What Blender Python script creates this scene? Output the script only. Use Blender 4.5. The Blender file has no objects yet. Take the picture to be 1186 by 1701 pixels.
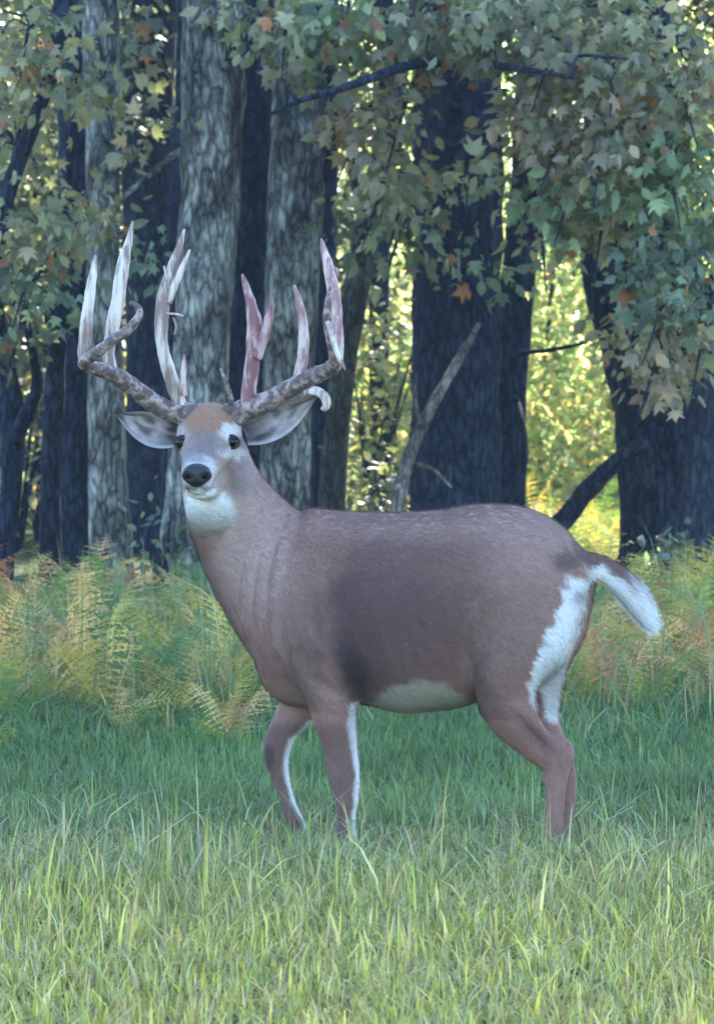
import bpy, math
import numpy as np
from mathutils import Vector, noise as mnoise

scene = bpy.context.scene
R = math.radians

# ------------------------------------------------------------------ camera, light, exposure
W0, H0 = 1186.0, 1701.0      # photograph size
F, CX, HY, CAMZ = 6600.0, 593.0, 586.0, 1.5   # focal length in photo pixels, principal column, horizon row, eye height
cam_d = bpy.data.cameras.new("camera")
cam = bpy.data.objects.new("camera", cam_d)
scene.collection.objects.link(cam)
cam_d.sensor_fit = 'VERTICAL'
cam_d.sensor_height = 24.0
cam_d.sensor_width = 24.0 * W0 / H0
cam_d.lens = 24.0 * F / H0
cam_d.shift_y = -(H0 / 2 - HY) / H0
cam_d.clip_start = 0.1
cam_d.clip_end = 1000
cam.location = (0, 0, CAMZ)
cam.rotation_euler = (R(90), 0, 0)
cam_d.dof.use_dof = True
cam_d.dof.focus_distance = 12.1
cam_d.dof.aperture_fstop = 6.0
scene.camera = cam

SUN_EL, SUN_AZ = R(40), math.atan2(0.25, 0.97)      # azimuth from +Y towards +X
sun_dir = Vector((math.cos(SUN_EL) * math.sin(SUN_AZ), math.cos(SUN_EL) * math.cos(SUN_AZ), math.sin(SUN_EL)))
world = bpy.data.worlds.new("World")
scene.world = world
world.use_nodes = True
wn = world.node_tree
bg = wn.nodes['Background']
sky = wn.nodes.new('ShaderNodeTexSky')
sky.sky_type = 'NISHITA'
sky.sun_disc = False
sky.sun_elevation = SUN_EL
sky.sun_rotation = SUN_AZ
sky.air_density = 1.2
sky.dust_density = 0.6
sky.ozone_density = 3.8
wn.links.new(sky.outputs[0], bg.inputs[0])
bg.inputs[1].default_value = 0.15

sun_l = bpy.data.lights.new("sun", 'SUN')
sun_l.energy = 5.0
sun_l.angle = R(0.6)
sun_l.color = (1.0, 0.93, 0.82)
sun = bpy.data.objects.new("sun", sun_l)
scene.collection.objects.link(sun)
sun.rotation_euler = sun_dir.to_track_quat('Z', 'Y').to_euler()

vs = scene.view_settings
vs.view_transform = 'Standard'
vs.look = 'None'
vs.gamma = 1.0
vs.use_curve_mapping = False
vs.exposure = 2.55
cy = scene.cycles
cy.max_bounces = 8
cy.diffuse_bounces = 4
cy.glossy_bounces = 2
cy.transmission_bounces = 6
cy.use_denoising = True
cy.volume_bounces = 1
cy.sample_clamp_indirect = 4.0

rng = np.random.default_rng(7)
COL = scene.collection

# ------------------------------------------------------------------ helpers
def at(px, py, Y):
    """world point that stands at depth Y on the sight line of a photo pixel"""
    return np.array([(px - CX) * Y / F, Y, CAMZ - (py - HY) * Y / F])

def ground_y(Y):
    return HY + F * CAMZ / Y

def link(o, parent=None):
    COL.objects.link(o)
    if parent is not None:
        o.parent = parent
    return o

def mesh_np(name, verts, faces, mat, smooth=True, tint=None):
    """faces: list of arrays (k, n) of equal-length polygons, or one such array"""
    me = bpy.data.meshes.new(name)
    if not isinstance(faces, list):
        faces = [faces]
    verts = np.asarray(verts, dtype=np.float32)
    me.vertices.add(len(verts))
    me.vertices.foreach_set('co', verts.ravel())
    nl = sum(f.size for f in faces)
    npoly = sum(len(f) for f in faces)
    me.loops.add(nl)
    me.polygons.add(npoly)
    me.loops.foreach_set('vertex_index', np.concatenate([f.ravel() for f in faces]).astype(np.int32))
    starts, tot = [], 0
    for f in faces:
        k, n = f.shape
        starts.append(tot + np.arange(k) * n)
        tot += k * n
    me.polygons.foreach_set('loop_start', np.concatenate(starts).astype(np.int32))
    if smooth:
        me.polygons.foreach_set('use_smooth', np.ones(npoly, dtype=bool))
    me.update(calc_edges=True)
    if tint is not None:
        a = me.attributes.new('tint', 'FLOAT_COLOR', 'POINT')
        t = np.ones((len(verts), 4), dtype=np.float32)
        t[:, :3] = tint
        a.data.foreach_set('color', t.ravel())
    if mat:
        me.materials.append(mat)
    return me

def obj(name, me, parent=None, kind=None):
    o = bpy.data.objects.new(name, me)
    link(o, parent)
    if kind:
        o['kind'] = kind
    return o

def thing(name, label, cat, loc=(0, 0, 0), group=None):
    o = bpy.data.objects.new(name, None)
    o.empty_display_size = 0.2
    o.location = loc
    COL.objects.link(o)
    o['label'] = label
    o['category'] = cat
    if group:
        o['group'] = group
    return o

def catmull(pts, n):
    pts = np.asarray(pts, dtype=float)
    P = np.vstack([2 * pts[0] - pts[1], pts, 2 * pts[-1] - pts[-2]])
    seg = np.linalg.norm(np.diff(pts[:, :3], axis=0), axis=1)
    cum = np.concatenate([[0], np.cumsum(seg)])
    out = []
    for s in np.linspace(0, cum[-1], n):
        i = min(max(np.searchsorted(cum, s, side='right') - 1, 0), len(seg) - 1)
        t = (s - cum[i]) / max(seg[i], 1e-9)
        p0, p1, p2, p3 = P[i], P[i + 1], P[i + 2], P[i + 3]
        out.append(0.5 * (2 * p1 + (p2 - p0) * t + (2 * p0 - 5 * p1 + 4 * p2 - p3) * t * t + (3 * p1 - p0 - 3 * p2 + p3) * t ** 3))
    return np.array(out)

def tube(path, seg=10, n=None, rough=0.0, nscale=8.0, caps=True, side=None, seed=0.0, flute=0.0, tangent=None):
    """path rows: x,y,z,ra[,rb]; returns verts, faces list (a closed tapering tube)"""
    path = np.asarray(path, dtype=float)
    if path.shape[1] == 4:
        path = np.hstack([path, path[:, 3:4]])
    if n:
        path = catmull(path, n)
    m = len(path)
    C = path[:, :3]
    T = np.gradient(C, axis=0)
    T /= np.linalg.norm(T, axis=1)[:, None]
    if tangent is not None:
        T = np.tile(np.asarray(tangent, float), (m, 1))
    if side is None:
        s0 = np.array([0, 1.0, 0]) if abs(T[0][1]) < 0.8 else np.array([1.0, 0, 0])
        S = np.tile(s0, (m, 1))
        for i in range(m):
            s = S[i - 1] if i else s0
            s = s - T[i] * np.dot(s, T[i])
            S[i] = s / np.linalg.norm(s)
    else:
        S = np.tile(np.asarray(side, float), (m, 1))
        S = S - T * np.sum(S * T, axis=1)[:, None]
        S /= np.linalg.norm(S, axis=1)[:, None]
    A = np.cross(T, S)
    th = np.linspace(0, 2 * np.pi, seg, endpoint=False)
    ra = np.maximum(path[:, 3], 1e-4)[:, None, None]
    rb = np.maximum(path[:, 4], 1e-4)[:, None, None]
    off = ra * np.cos(th)[None, :, None] * A[:, None, :] + rb * np.sin(th)[None, :, None] * S[:, None, :]
    V = C[:, None, :] + off
    if rough:
        for i in range(m):
            for j in range(seg):
                p = V[i, j]
                d = mnoise.fractal(Vector((p[0] * nscale + seed, p[1] * nscale, p[2] * nscale * 0.45)), 1.0, 2.0, 3)
                if flute:
                    d += flute * mnoise.noise(Vector((math.cos(th[j]) * 2.2 + seed, math.sin(th[j]) * 2.2, p[2] * 0.5)))
                V[i, j] = C[i] + off[i, j] * (1 + rough * d)
    V = V.reshape(-1, 3)
    i = np.arange(m - 1)[:, None] * seg
    j = np.arange(seg)[None, :]
    j2 = (j + 1) % seg
    quads = np.stack([i + j, i + j2, i + seg + j2, i + seg + j], axis=-1).reshape(-1, 4)
    faces = [quads]
    if caps:
        V = np.vstack([V, C[0], C[-1]])
        a, b = len(V) - 2, len(V) - 1
        jj = np.arange(seg)
        t1 = np.stack([np.full(seg, a), (jj + 1) % seg, jj], axis=-1)
        k = (m - 1) * seg
        t2 = np.stack([np.full(seg, b), k + jj, k + (jj + 1) % seg], axis=-1)
        faces.append(np.vstack([t1, t2]))
    return V, faces

def merge(parts):
    Vs, q, t, n = [], [], [], 0
    for V, fs in parts:
        Vs.append(V)
        for f in fs:
            (q if f.shape[1] == 4 else t).append(f + n)
        n += len(V)
    out = []
    if q: out.append(np.vstack(q))
    if t: out.append(np.vstack(t))
    return np.vstack(Vs), out

def sstep(a, b, x):
    t = np.clip((x - a) / (b - a), 0, 1)
    return t * t * (3 - 2 * t)

# ------------------------------------------------------------------ materials
def new_mat(name):
    m = bpy.data.materials.new(name)
    m.use_nodes = True
    nt = m.node_tree
    return m, nt, nt.nodes['Principled BSDF'], nt.nodes['Material Output']

def N(nt, t, **kw):
    n = nt.nodes.new(t)
    for k, v in kw.items():
        setattr(n, k, v)
    return n

def ramp(nt, stops):
    r = nt.nodes.new('ShaderNodeValToRGB')
    el = r.color_ramp.elements
    while len(el) < len(stops):
        el.new(0.5)
    for e, (p, c) in zip(el, stops):
        e.position = p
        e.color = (*c, 1) if len(c) == 3 else c
    return r

def leaf_mat(name, source, trans=0.45, gloss=0.45, spec=0.3, through=(1.9, 1.7, 0.8)):
    """source: 'tint' (a colour on each leaf of a joined mesh) or 'object' (the object's own colour)"""
    m, nt, p, out = new_mat(name)
    if source == 'tint':
        c = N(nt, 'ShaderNodeAttribute', attribute_name='tint').outputs['Color']
    else:
        c = N(nt, 'ShaderNodeObjectInfo').outputs['Color']
    tc = N(nt, 'ShaderNodeTexCoord')
    nz = N(nt, 'ShaderNodeTexNoise')
    nz.inputs['Scale'].default_value = 18
    nt.links.new(tc.outputs['Object'], nz.inputs['Vector'])
    mp = N(nt, 'ShaderNodeMapRange')
    mp.inputs[3].default_value = 0.65
    mp.inputs[4].default_value = 1.35
    nt.links.new(nz.outputs[0], mp.inputs[0])
    mul = N(nt, 'ShaderNodeVectorMath', operation='SCALE')
    nt.links.new(c, mul.inputs[0])
    nt.links.new(mp.outputs[0], mul.inputs['Scale'])
    nt.links.new(mul.outputs[0], p.inputs['Base Color'])
    p.inputs['Roughness'].default_value = gloss
    p.inputs['Specular IOR Level'].default_value = spec
    tr = N(nt, 'ShaderNodeBsdfTranslucent')
    tm = N(nt, 'ShaderNodeVectorMath', operation='MULTIPLY')
    tm.inputs[1].default_value = through
    nt.links.new(mul.outputs[0], tm.inputs[0])
    nt.links.new(tm.outputs[0], tr.inputs[0])
    mx = N(nt, 'ShaderNodeMixShader')
    mx.inputs[0].default_value = trans
    nt.links.new(p.outputs[0], mx.inputs[1])
    nt.links.new(tr.outputs[0], mx.inputs[2])
    nt.links.new(mx.outputs[0], out.inputs[0])
    return m

M_leaf_j = leaf_mat('leaf_joined', 'tint')
M_leaf_o = leaf_mat('leaf_single', 'object')
M_far = leaf_mat('leaf_far', 'tint', 0.62, 0.85, 0.08, (1.6, 1.6, 0.95))
M_grass = leaf_mat('grass_blade', 'tint', 0.3, 0.5)
M_fern = leaf_mat('fern_frond', 'object', 0.4, 0.6)

def bark_mat(name, dark, mid, pale, pale_amount, bump=0.9):
    m, nt, p, out = new_mat(name)
    tc = N(nt, 'ShaderNodeTexCoord')
    mp = N(nt, 'ShaderNodeMapping')
    mp.inputs['Scale'].default_value = (1, 1, 0.3)
    nt.links.new(tc.outputs['Object'], mp.inputs['Vector'])
    warp = N(nt, 'ShaderNodeTexNoise')
    warp.inputs['Scale'].default_value = 12
    warp.inputs['Detail'].default_value = 4
    nt.links.new(mp.outputs[0], warp.inputs['Vector'])
    add = N(nt, 'ShaderNodeVectorMath', operation='MULTIPLY_ADD')
    nt.links.new(warp.outputs['Color'], add.inputs[0])
    add.inputs[1].default_value = (0.12, 0.12, 0.12)
    nt.links.new(mp.outputs[0], add.inputs[2])
    vor = N(nt, 'ShaderNodeTexVoronoi', feature='DISTANCE_TO_EDGE')
    vor.inputs['Scale'].default_value = 19
    nt.links.new(add.outputs[0], vor.inputs['Vector'])
    fine = N(nt, 'ShaderNodeTexNoise')
    fine.inputs['Scale'].default_value = 45
    fine.inputs['Detail'].default_value = 5
    nt.links.new(mp.outputs[0], fine.inputs['Vector'])
    furrow = ramp(nt, [(0.0, (0.05, 0.05, 0.05)), (0.14, (0.65, 0.65, 0.65)), (0.45, (1, 1, 1))])
    nt.links.new(vor.outputs['Distance'], furrow.inputs[0])
    c1 = N(nt, 'ShaderNodeMix', data_type='RGBA')
    c1.inputs[6].default_value = (*dark, 1)
    c1.inputs[7].default_value = (*mid, 1)
    nt.links.new(furrow.outputs[0], c1.inputs[0])
    lich = N(nt, 'ShaderNodeTexNoise')
    lich.inputs['Scale'].default_value = 5.5
    lich.inputs['Detail'].default_value = 6
    lich.inputs['Roughness'].default_value = 0.68
    mp2 = N(nt, 'ShaderNodeMapping')
    mp2.inputs['Scale'].default_value = (1, 1, 0.5)
    nt.links.new(tc.outputs['Object'], mp2.inputs['Vector'])
    nt.links.new(mp2.outputs[0], lich.inputs['Vector'])
    lr = ramp(nt, [(0.62 - 0.3 * pale_amount, (0, 0, 0)), (0.78 - 0.3 * pale_amount, (1, 1, 1))])
    nt.links.new(lich.outputs[0], lr.inputs[0])
    lm = N(nt, 'ShaderNodeMath', operation='MULTIPLY')
    fr2 = N(nt, 'ShaderNodeMapRange')
    fr2.inputs[3].default_value = 0.25
    nt.links.new(furrow.outputs[0], fr2.inputs[0])
    nt.links.new(lr.outputs[0], lm.inputs[0])
    nt.links.new(fr2.outputs[0], lm.inputs[1])
    c2 = N(nt, 'ShaderNodeMix', data_type='RGBA')
    nt.links.new(lm.outputs[0], c2.inputs[0])
    nt.links.new(c1.outputs[2], c2.inputs[6])
    c2.inputs[7].default_value = (*pale, 1)
    fm = N(nt, 'ShaderNodeMapRange')
    fm.inputs[3].default_value = 0.25
    fm.inputs[4].default_value = 1.75
    nt.links.new(fine.outputs[0], fm.inputs[0])
    sc = N(nt, 'ShaderNodeVectorMath', operation='SCALE')
    nt.links.new(c2.outputs[2], sc.inputs[0])
    nt.links.new(fm.outputs[0], sc.inputs['Scale'])
    nt.links.new(sc.outputs[0], p.inputs['Base Color'])
    p.inputs['Roughness'].default_value = 0.95
    p.inputs['Specular IOR Level'].default_value = 0.15
    hs = N(nt, 'ShaderNodeMath', operation='MULTIPLY_ADD')
    nt.links.new(fine.outputs[0], hs.inputs[0])
    hs.inputs[1].default_value = 0.5
    nt.links.new(furrow.outputs[0], hs.inputs[2])
    bp = N(nt, 'ShaderNodeBump')
    bp.inputs['Strength'].default_value = bump
    bp.inputs['Distance'].default_value = 0.02
    nt.links.new(hs.outputs[0], bp.inputs['Height'])
    nt.links.new(bp.outputs[0], p.inputs['Normal'])
    return m

M_bark_grey = bark_mat('bark_grey_lichen', (0.018, 0.02, 0.021), (0.125, 0.128, 0.126), (0.40, 0.42, 0.40), 0.55)
M_bark_mid = bark_mat('bark_mid', (0.02, 0.02, 0.02), (0.075, 0.075, 0.07), (0.2, 0.22, 0.19), 0.35)
M_bark_dark = bark_mat('bark_dark', (0.006, 0.010, 0.020), (0.027, 0.038, 0.068), (0.06, 0.075, 0.10), 0.25)  # blue veil and shadow tint mixed into the bark colour
M_bark_slate = bark_mat('bark_slate', (0.018, 0.024, 0.04), (0.045, 0.056, 0.085), (0.09, 0.105, 0.125), 0.3)
M_dead = bark_mat('dead_wood', (0.05, 0.045, 0.04), (0.16, 0.14, 0.12), (0.35, 0.33, 0.3), 0.5)

def simple_mat(name, col, rough=0.6, spec=0.4, nscale=30, amount=0.3, bump=0.0):
    m, nt, p, out = new_mat(name)
    tc = N(nt, 'ShaderNodeTexCoord')
    nz = N(nt, 'ShaderNodeTexNoise')
    nz.inputs['Scale'].default_value = nscale
    nz.inputs['Detail'].default_value = 4
    nt.links.new(tc.outputs['Object'], nz.inputs['Vector'])
    lo = tuple(c * (1 - amount) for c in col)
    hi = tuple(min(1, c * (1 + amount)) for c in col)
    r = ramp(nt, [(0.3, lo), (0.7, hi)])
    nt.links.new(nz.outputs[0], r.inputs[0])
    nt.links.new(r.outputs[0], p.inputs['Base Color'])
    p.inputs['Roughness'].default_value = rough
    p.inputs['Specular IOR Level'].default_value = spec
    if bump:
        b = N(nt, 'ShaderNodeBump')
        b.inputs['Strength'].default_value = bump
        b.inputs['Distance'].default_value = 0.004
        nt.links.new(nz.outputs[0], b.inputs['Height'])
        nt.links.new(b.outputs[0], p.inputs['Normal'])
    return m

# ------------------------------------------------------------------ ground
def ground_material():
    m, nt, p, out = new_mat('ground_soil_and_moss')
    tc = N(nt, 'ShaderNodeTexCoord')
    nz = N(nt, 'ShaderNodeTexNoise')
    nz.inputs['Scale'].default_value = 2.5
    nz.inputs['Detail'].default_value = 8
    nz.inputs['Roughness'].default_value = 0.65
    nt.links.new(tc.outputs['Object'], nz.inputs['Vector'])
    r = ramp(nt, [(0.3, (0.022, 0.03, 0.012)), (0.5, (0.035, 0.055, 0.02)), (0.7, (0.07, 0.075, 0.035))])
    nt.links.new(nz.outputs[0], r.inputs[0])
    nt.links.new(r.outputs[0], p.inputs['Base Color'])
    p.inputs['Roughness'].default_value = 1.0
    p.inputs['Specular IOR Level'].default_value = 0.1
    n2 = N(nt, 'ShaderNodeTexNoise')
    n2.inputs['Scale'].default_value = 60
    n2.inputs['Detail'].default_value = 4
    nt.links.new(tc.outputs['Object'], n2.inputs['Vector'])
    b = N(nt, 'ShaderNodeBump')
    b.inputs['Distance'].default_value = 0.02
    nt.links.new(n2.outputs[0], b.inputs['Height'])
    nt.links.new(b.outputs[0], p.inputs['Normal'])
    return m

def gz(x, y):
    """height of the ground"""
    x = np.asarray(x, float); y = np.asarray(y, float)
    k = sstep(13.5, 16, y)
    return k * (0.03 * np.sin(x * 1.7 + 0.6 * y) + 0.02 * np.sin(2.9 * x - 1.3 * y))

gx = np.concatenate([[-400, -150, -60, -25], np.linspace(-12, 12, 97), [25, 60, 150, 400]])
gy = np.concatenate([[-300, -100, -30, 0, 5], np.linspace(7, 34, 109), [45, 70, 150, 500]])
GX, GY = np.meshgrid(gx, gy)
GV = np.stack([GX, GY, gz(GX, GY)], axis=-1).reshape(-1, 3)
nx_, ny_ = len(gx), len(gy)
ii = (np.arange(ny_ - 1)[:, None] * nx_ + np.arange(nx_ - 1)[None, :])
obj('ground', mesh_np('ground', GV, np.stack([ii, ii + 1, ii + nx_ + 1, ii + nx_], -1).reshape(-1, 4), ground_material()), kind='structure')

# ------------------------------------------------------------------ haze in the morning air
hx, hy0, hy1, hz0, hz1 = 420, -320, 520, -1.0, 22.0
HV = np.array([(x_, y_, z_) for z_ in (hz0, hz1) for y_ in (hy0, hy1) for x_ in (-hx, hx)])
HF = np.array([(0, 2, 3, 1), (4, 5, 7, 6), (0, 1, 5, 4), (2, 6, 7, 3), (0, 4, 6, 2), (1, 3, 7, 5)])
mhz = bpy.data.materials.new('haze_air'); mhz.use_nodes = True
nth_ = mhz.node_tree; nth_.nodes.remove(nth_.nodes['Principled BSDF'])
pv = nth_.nodes.new('ShaderNodeVolumePrincipled')
pv.inputs['Color'].default_value = (0.6, 0.78, 1.0, 1)
pv.inputs['Density'].default_value = 0.00045
pv.inputs['Anisotropy'].default_value = 0.0
nth_.links.new(pv.outputs[0], nth_.nodes['Material Output'].inputs['Volume'])
obj('haze', mesh_np('haze', HV, HF, mhz, smooth=False), kind='stuff')

# ------------------------------------------------------------------ leaves
LEAF2D = np.array([(0, 0), (.28, -.06), (.56, .14), (.31, .27), (.64, .62), (.23, .56), (0, 1.05),
                   (-.23, .56), (-.64, .62), (-.31, .27), (-.56, .14), (-.28, -.06), (0, .32)])
LEAF_F = np.array([(12, i, (i + 1) % 12) for i in range(12)])
OVAL2D = np.array([(0, 0), (.26, .28), (.24, .62), (0, 1.0), (-.24, .62), (-.26, .28), (0, .42)])
OVAL_F = np.array([(6, i, (i + 1) % 6) for i in range(6)])

DIA2D = np.array([(0, 0), (.27, .48), (0, 1.0), (-.27, .48)])
DIA_F = np.array([(0, 1, 2), (0, 2, 3)])

def leaf_template(kind, curl=0.18):
    if kind == 'small':
        return np.column_stack([DIA2D, [0, -curl * .35, 0, -curl * .35]]), DIA_F
    P = LEAF2D if kind == 'maple' else OVAL2D
    z = -curl * np.abs(P[:, 0]) * 1.2 - 0.22 * curl * 4 * (P[:, 1] - 0.3) ** 2
    return np.column_stack([P, z]), (LEAF_F if kind == 'maple' else OVAL_F)

def frames(d, up_jit):
    """orthonormal frames with y axis along d and z (leaf face) near up_jit"""
    d = d / np.linalg.norm(d, axis=1)[:, None]
    z = up_jit - d * np.sum(up_jit * d, axis=1)[:, None]
    z /= np.linalg.norm(z, axis=1)[:, None] + 1e-9
    x = np.cross(d, z)
    return x, d, z

def leaves_mesh(name, pos, d, up, size, tint, kind='maple', curl=0.32, mat=None):
    P, Fc = leaf_template(kind, curl)
    x, y, z = frames(d, up)
    V = (pos[:, None, :] + size[:, None, None] * (P[None, :, 0:1] * x[:, None, :] + P[None, :, 1:2] * y[:, None, :] + P[None, :, 2:3] * z[:, None, :]))
    k = len(P)
    Fs = (Fc[None] + np.arange(len(pos))[:, None, None] * k).reshape(-1, 3)
    return mesh_np(name, V.reshape(-1, 3), Fs, mat or M_leaf_j, smooth=False, tint=np.repeat(tint, k, axis=0))

PAL = {
    'olive': [(0.157, 0.171, 0.114), (0.124, 0.147, 0.100), (0.196, 0.201, 0.140), (0.172, 0.162, 0.120)],
    'brown': [(0.204, 0.171, 0.133), (0.161, 0.156, 0.114), (0.225, 0.177, 0.135), (0.146, 0.155, 0.112)],
    'green': [(0.116, 0.168, 0.111), (0.131, 0.179, 0.103), (0.099, 0.146, 0.103), (0.165, 0.203, 0.127)],
    'teal': [(0.094, 0.142, 0.118), (0.111, 0.159, 0.125), (0.076, 0.109, 0.099)],
    'yellow': [(0.21, 0.22, 0.12), (0.17, 0.20, 0.11), (0.25, 0.24, 0.14), (0.13, 0.18, 0.08)],
    'gold': [(0.26, 0.24, 0.13), (0.22, 0.22, 0.12), (0.26, 0.21, 0.10), (0.15, 0.19, 0.08), (0.27, 0.19, 0.11), (0.13, 0.17, 0.08)],
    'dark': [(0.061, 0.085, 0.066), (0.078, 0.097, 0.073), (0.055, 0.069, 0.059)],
}
def pick(pal, n, rare=None):
    c = np.array(PAL[pal])[rng.integers(0, len(PAL[pal]), n)]
    c = c * rng.uniform(0.7, 1.35, (n, 1))
    if rare:
        k = rng.random(n) < rare
        c[k] = np.array((0.24, 0.12, 0.07)) * rng.uniform(0.7, 1.2, (k.sum(), 1))
    return c

leaf_variants = []
for k in range(6):
    P, Fc = leaf_template('oval' if k % 2 else 'maple', 0.2 + 0.16 * k)
    P = P.copy()
    P[:, 0] *= 1 + 0.08 * (k - 2.5) / 2.5
    P[:, 2] += rng.normal(0, 0.03, len(P))
    leaf_variants.append(mesh_np('leaf', P, Fc, M_leaf_o, smooth=False))

from mathutils import Matrix
def leaf_object(parent, p, x, y, z, s, col):
    o = bpy.data.objects.new('leaf', leaf_variants[rng.integers(0, 6)])
    o.matrix_world = Matrix(((x[0] * s, y[0] * s, z[0] * s, p[0]), (x[1] * s, y[1] * s, z[1] * s, p[1]), (x[2] * s, y[2] * s, z[2] * s, p[2]), (0, 0, 0, 1)))
    o.color = (*col, 1)
    COL.objects.link(o)
    o.parent = parent

# ------------------------------------------------------------------ trees
class Tree:
    def __init__(self, name, label, Y, path, mat, group='trees at the edge of the wood', top=12.0, crown=None, seg=36, rough=0.10, dark=False):
        """path rows: photo px, py, half-width px, from the top down to the ground"""
        base = path[-1]
        b = at(base[0], base[1], Y)
        self.t = thing(name, label, 'tree', (b[0], b[1], 0), group)
        self.base = np.array([b[0], b[1], 0.0])
        self.Y = Y
        pts = []
        for px, py, hw in path:
            q = at(px, py, Y)
            pts.append([q[0], q[1], q[2], hw * Y / F])
        pts = np.array(pts)[::-1]                      # ground upwards
        pts[0, 2] = min(pts[0, 2], 0.0) - 0.12
        # above the picture the stem goes on, straightening, to the crown
        d = pts[-1, :3] - pts[-2, :3]
        d = d / np.linalg.norm(d)
        ext = []
        z, p, r = pts[-1, 2], pts[-1, :3].copy(), pts[-1, 3]
        steps = max(2, int((top - z) / 2.2))
        for k in range(steps):
            d = 0.75 * d + 0.25 * np.array([0, 0, 1.0])
            d /= np.linalg.norm(d)
            p = p + d * (top - z) / steps
            ext.append([*p, r * (1 - 0.8 * (k + 1) / steps)])
        vis = catmull(pts, max(18, int((pts[-1, 2] - pts[0, 2]) / 0.075)))
        full = np.vstack([vis, np.array(ext)])
        self.path = full
        V, fs = tube(full, seg=seg, rough=rough, nscale=7.0, seed=hash_seed(label), flute=0.5)
        V = V - self.base
        obj('trunk', mesh_np('trunk', V, fs, mat), self.t)
        self.mat = mat
        self.loose = dict(pos=[], d=[], up=[], size=[], tint=[])
        self.branches = []
        self.top = full[-1, :3]
        if crown:
            c = bpy.data.objects.new('crown', crown)
            tp = full[-1, :3] - self.base
            c.location = (tp[0], tp[1] + 1.3, tp[2] - 0.8)
            c.rotation_euler = (0, 0, rng.uniform(0, 6.28))
            c['kind'] = 'stuff'
            link(c, self.t)
            for k in range(3):
                a = rng.uniform(0, 6.28)
                s = full[int(len(vis) + (k % len(ext)) * 0.6) - 1, :3]
                e = s + np.array([math.cos(a) * 2, math.sin(a) * 2, 2.0])
                self.branch([[*s, 0.07], [*(0.5 * (s + e) + [0, 0, .3]), 0.05], [*e, 0.02]], world=True)

    def at_z(self, z):
        i = np.argmin(np.abs(self.path[:, 2] - z))
        return self.path[i]

    def branch(self, rows, world=False, mat=None, seg=9, n=16, name='branch', rough=0.12):
        """rows: px,py,Y,hw px  (or x,y,z,r when world)"""
        pts = []
        for r in rows:
            if world:
                pts.append(r)
            else:
                q = at(r[0], r[1], r[2])
                pts.append([*q, r[3] * r[2] / F])
        V, fs = tube(np.array(pts, float), seg=seg, n=n, rough=rough, nscale=12, seed=len(self.branches) * 3.1)
        obj(name, mesh_np(name, V - self.base, fs, mat or self.mat), self.t)
        self.branches.append(pts)

    def spray(self, cx, cy, rx, ry, Y, n, pal, size=0.08, dy=1.0, limb=True, rare=0.03, clump=7, kind='maple'):
        """a hanging spray of leaves about a photo point"""
        s = Y / F
        n = int(n * 1.35)
        nc = max(2, n // clump)
        u = rng.normal(0, 1, (nc, 3))
        u /= np.linalg.norm(u, axis=1)[:, None]
        u *= rng.random((nc, 1)) ** 0.45
        c0 = at(cx, cy, Y)
        cc = c0 + u * np.array([rx * s, dy, ry * s])
        pos = np.repeat(cc, clump, axis=0)
        off = rng.normal(0, 1, pos.shape) * np.array([0.12, 0.12, 0.085])
        off = off * np.repeat(rng.uniform(.6, 1.3, (nc, 1)), clump, axis=0)
        pos = pos + off
        out = off * 0.7 + np.array([0, -0.03, -0.11]) + rng.normal(0, 0.065, pos.shape)
        up = np.array([0.0, -0.6, 0.75]) + rng.normal(0, 0.75, pos.shape)
        m = len(pos)
        tint = pick(pal, m, rare) * np.repeat(rng.uniform(0.8, 1.6, (nc, 1)), clump, axis=0)
        L = self.loose
        L['pos'].append(pos); L['d'].append(out); L['up'].append(up)
        L['size'].append(size * rng.uniform(0.5, 1.4, m)); L['tint'].append(tint)
        if limb:
            tz = self.at_z(c0[2] + rng.uniform(0.2, 0.9))
            a, b = tz[:3], c0
            midp = 0.5 * (a + b) + np.array([0, 0, 0.22])
            self.branch([[*a, 0.035], [*midp, 0.026], [*b, 0.012], [*(b + (b - midp) * 0.5 + [0, 0, -0.1]), 0.004]], world=True, seg=7, n=14, mat=M_bark_dark)
        for k in rng.choice(nc, min(nc, 14), replace=False):
            e = cc[k]
            st = c0 + (e - c0) * 0.1
            self.branch_small.append(tube(np.array([[*st, 0.006], [*(0.5 * (st + e) + [0, 0, 0.06]), 0.005], [*e, 0.0025]]), seg=5, n=6))
    branch_small = None

    def finish(self, singles=180):
        if self.branch_small:
            V, fs = merge(self.branch_small)
            o = obj('twigs', mesh_np('twigs', V - self.base, fs, self.mat), self.t, 'stuff')
        L = self.loose
        if L['pos']:
            A = {k: np.concatenate(v) for k, v in L.items()}
            order = np.argsort(A['pos'][:, 1])        # the nearest leaves are objects of their own
            near = order[:singles]
            rest = order[singles:]
            x, y, z = frames(A['d'][near], A['up'][near])
            for k, i in enumerate(near):
                leaf_object(self.t, A['pos'][i] - self.base, x[k], y[k], z[k], A['size'][i], A['tint'][i])
            if len(rest):
                half = rng.random(len(rest)) < 0.5
                for sel, kd in ((rest[half], 'maple'), (rest[~half], 'oval')):
                    if len(sel):
                        obj('leaves', leaves_mesh('leaves', A['pos'][sel] - self.base, A['d'][sel], A['up'][sel], A['size'][sel] * (1 if kd == 'maple' else 1.15), A['tint'][sel], kd, 0.45), self.t, 'stuff')

def hash_seed(s):
    return (sum(ord(c) * (i + 1) for i, c in enumerate(s)) % 997) * 0.137

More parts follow.
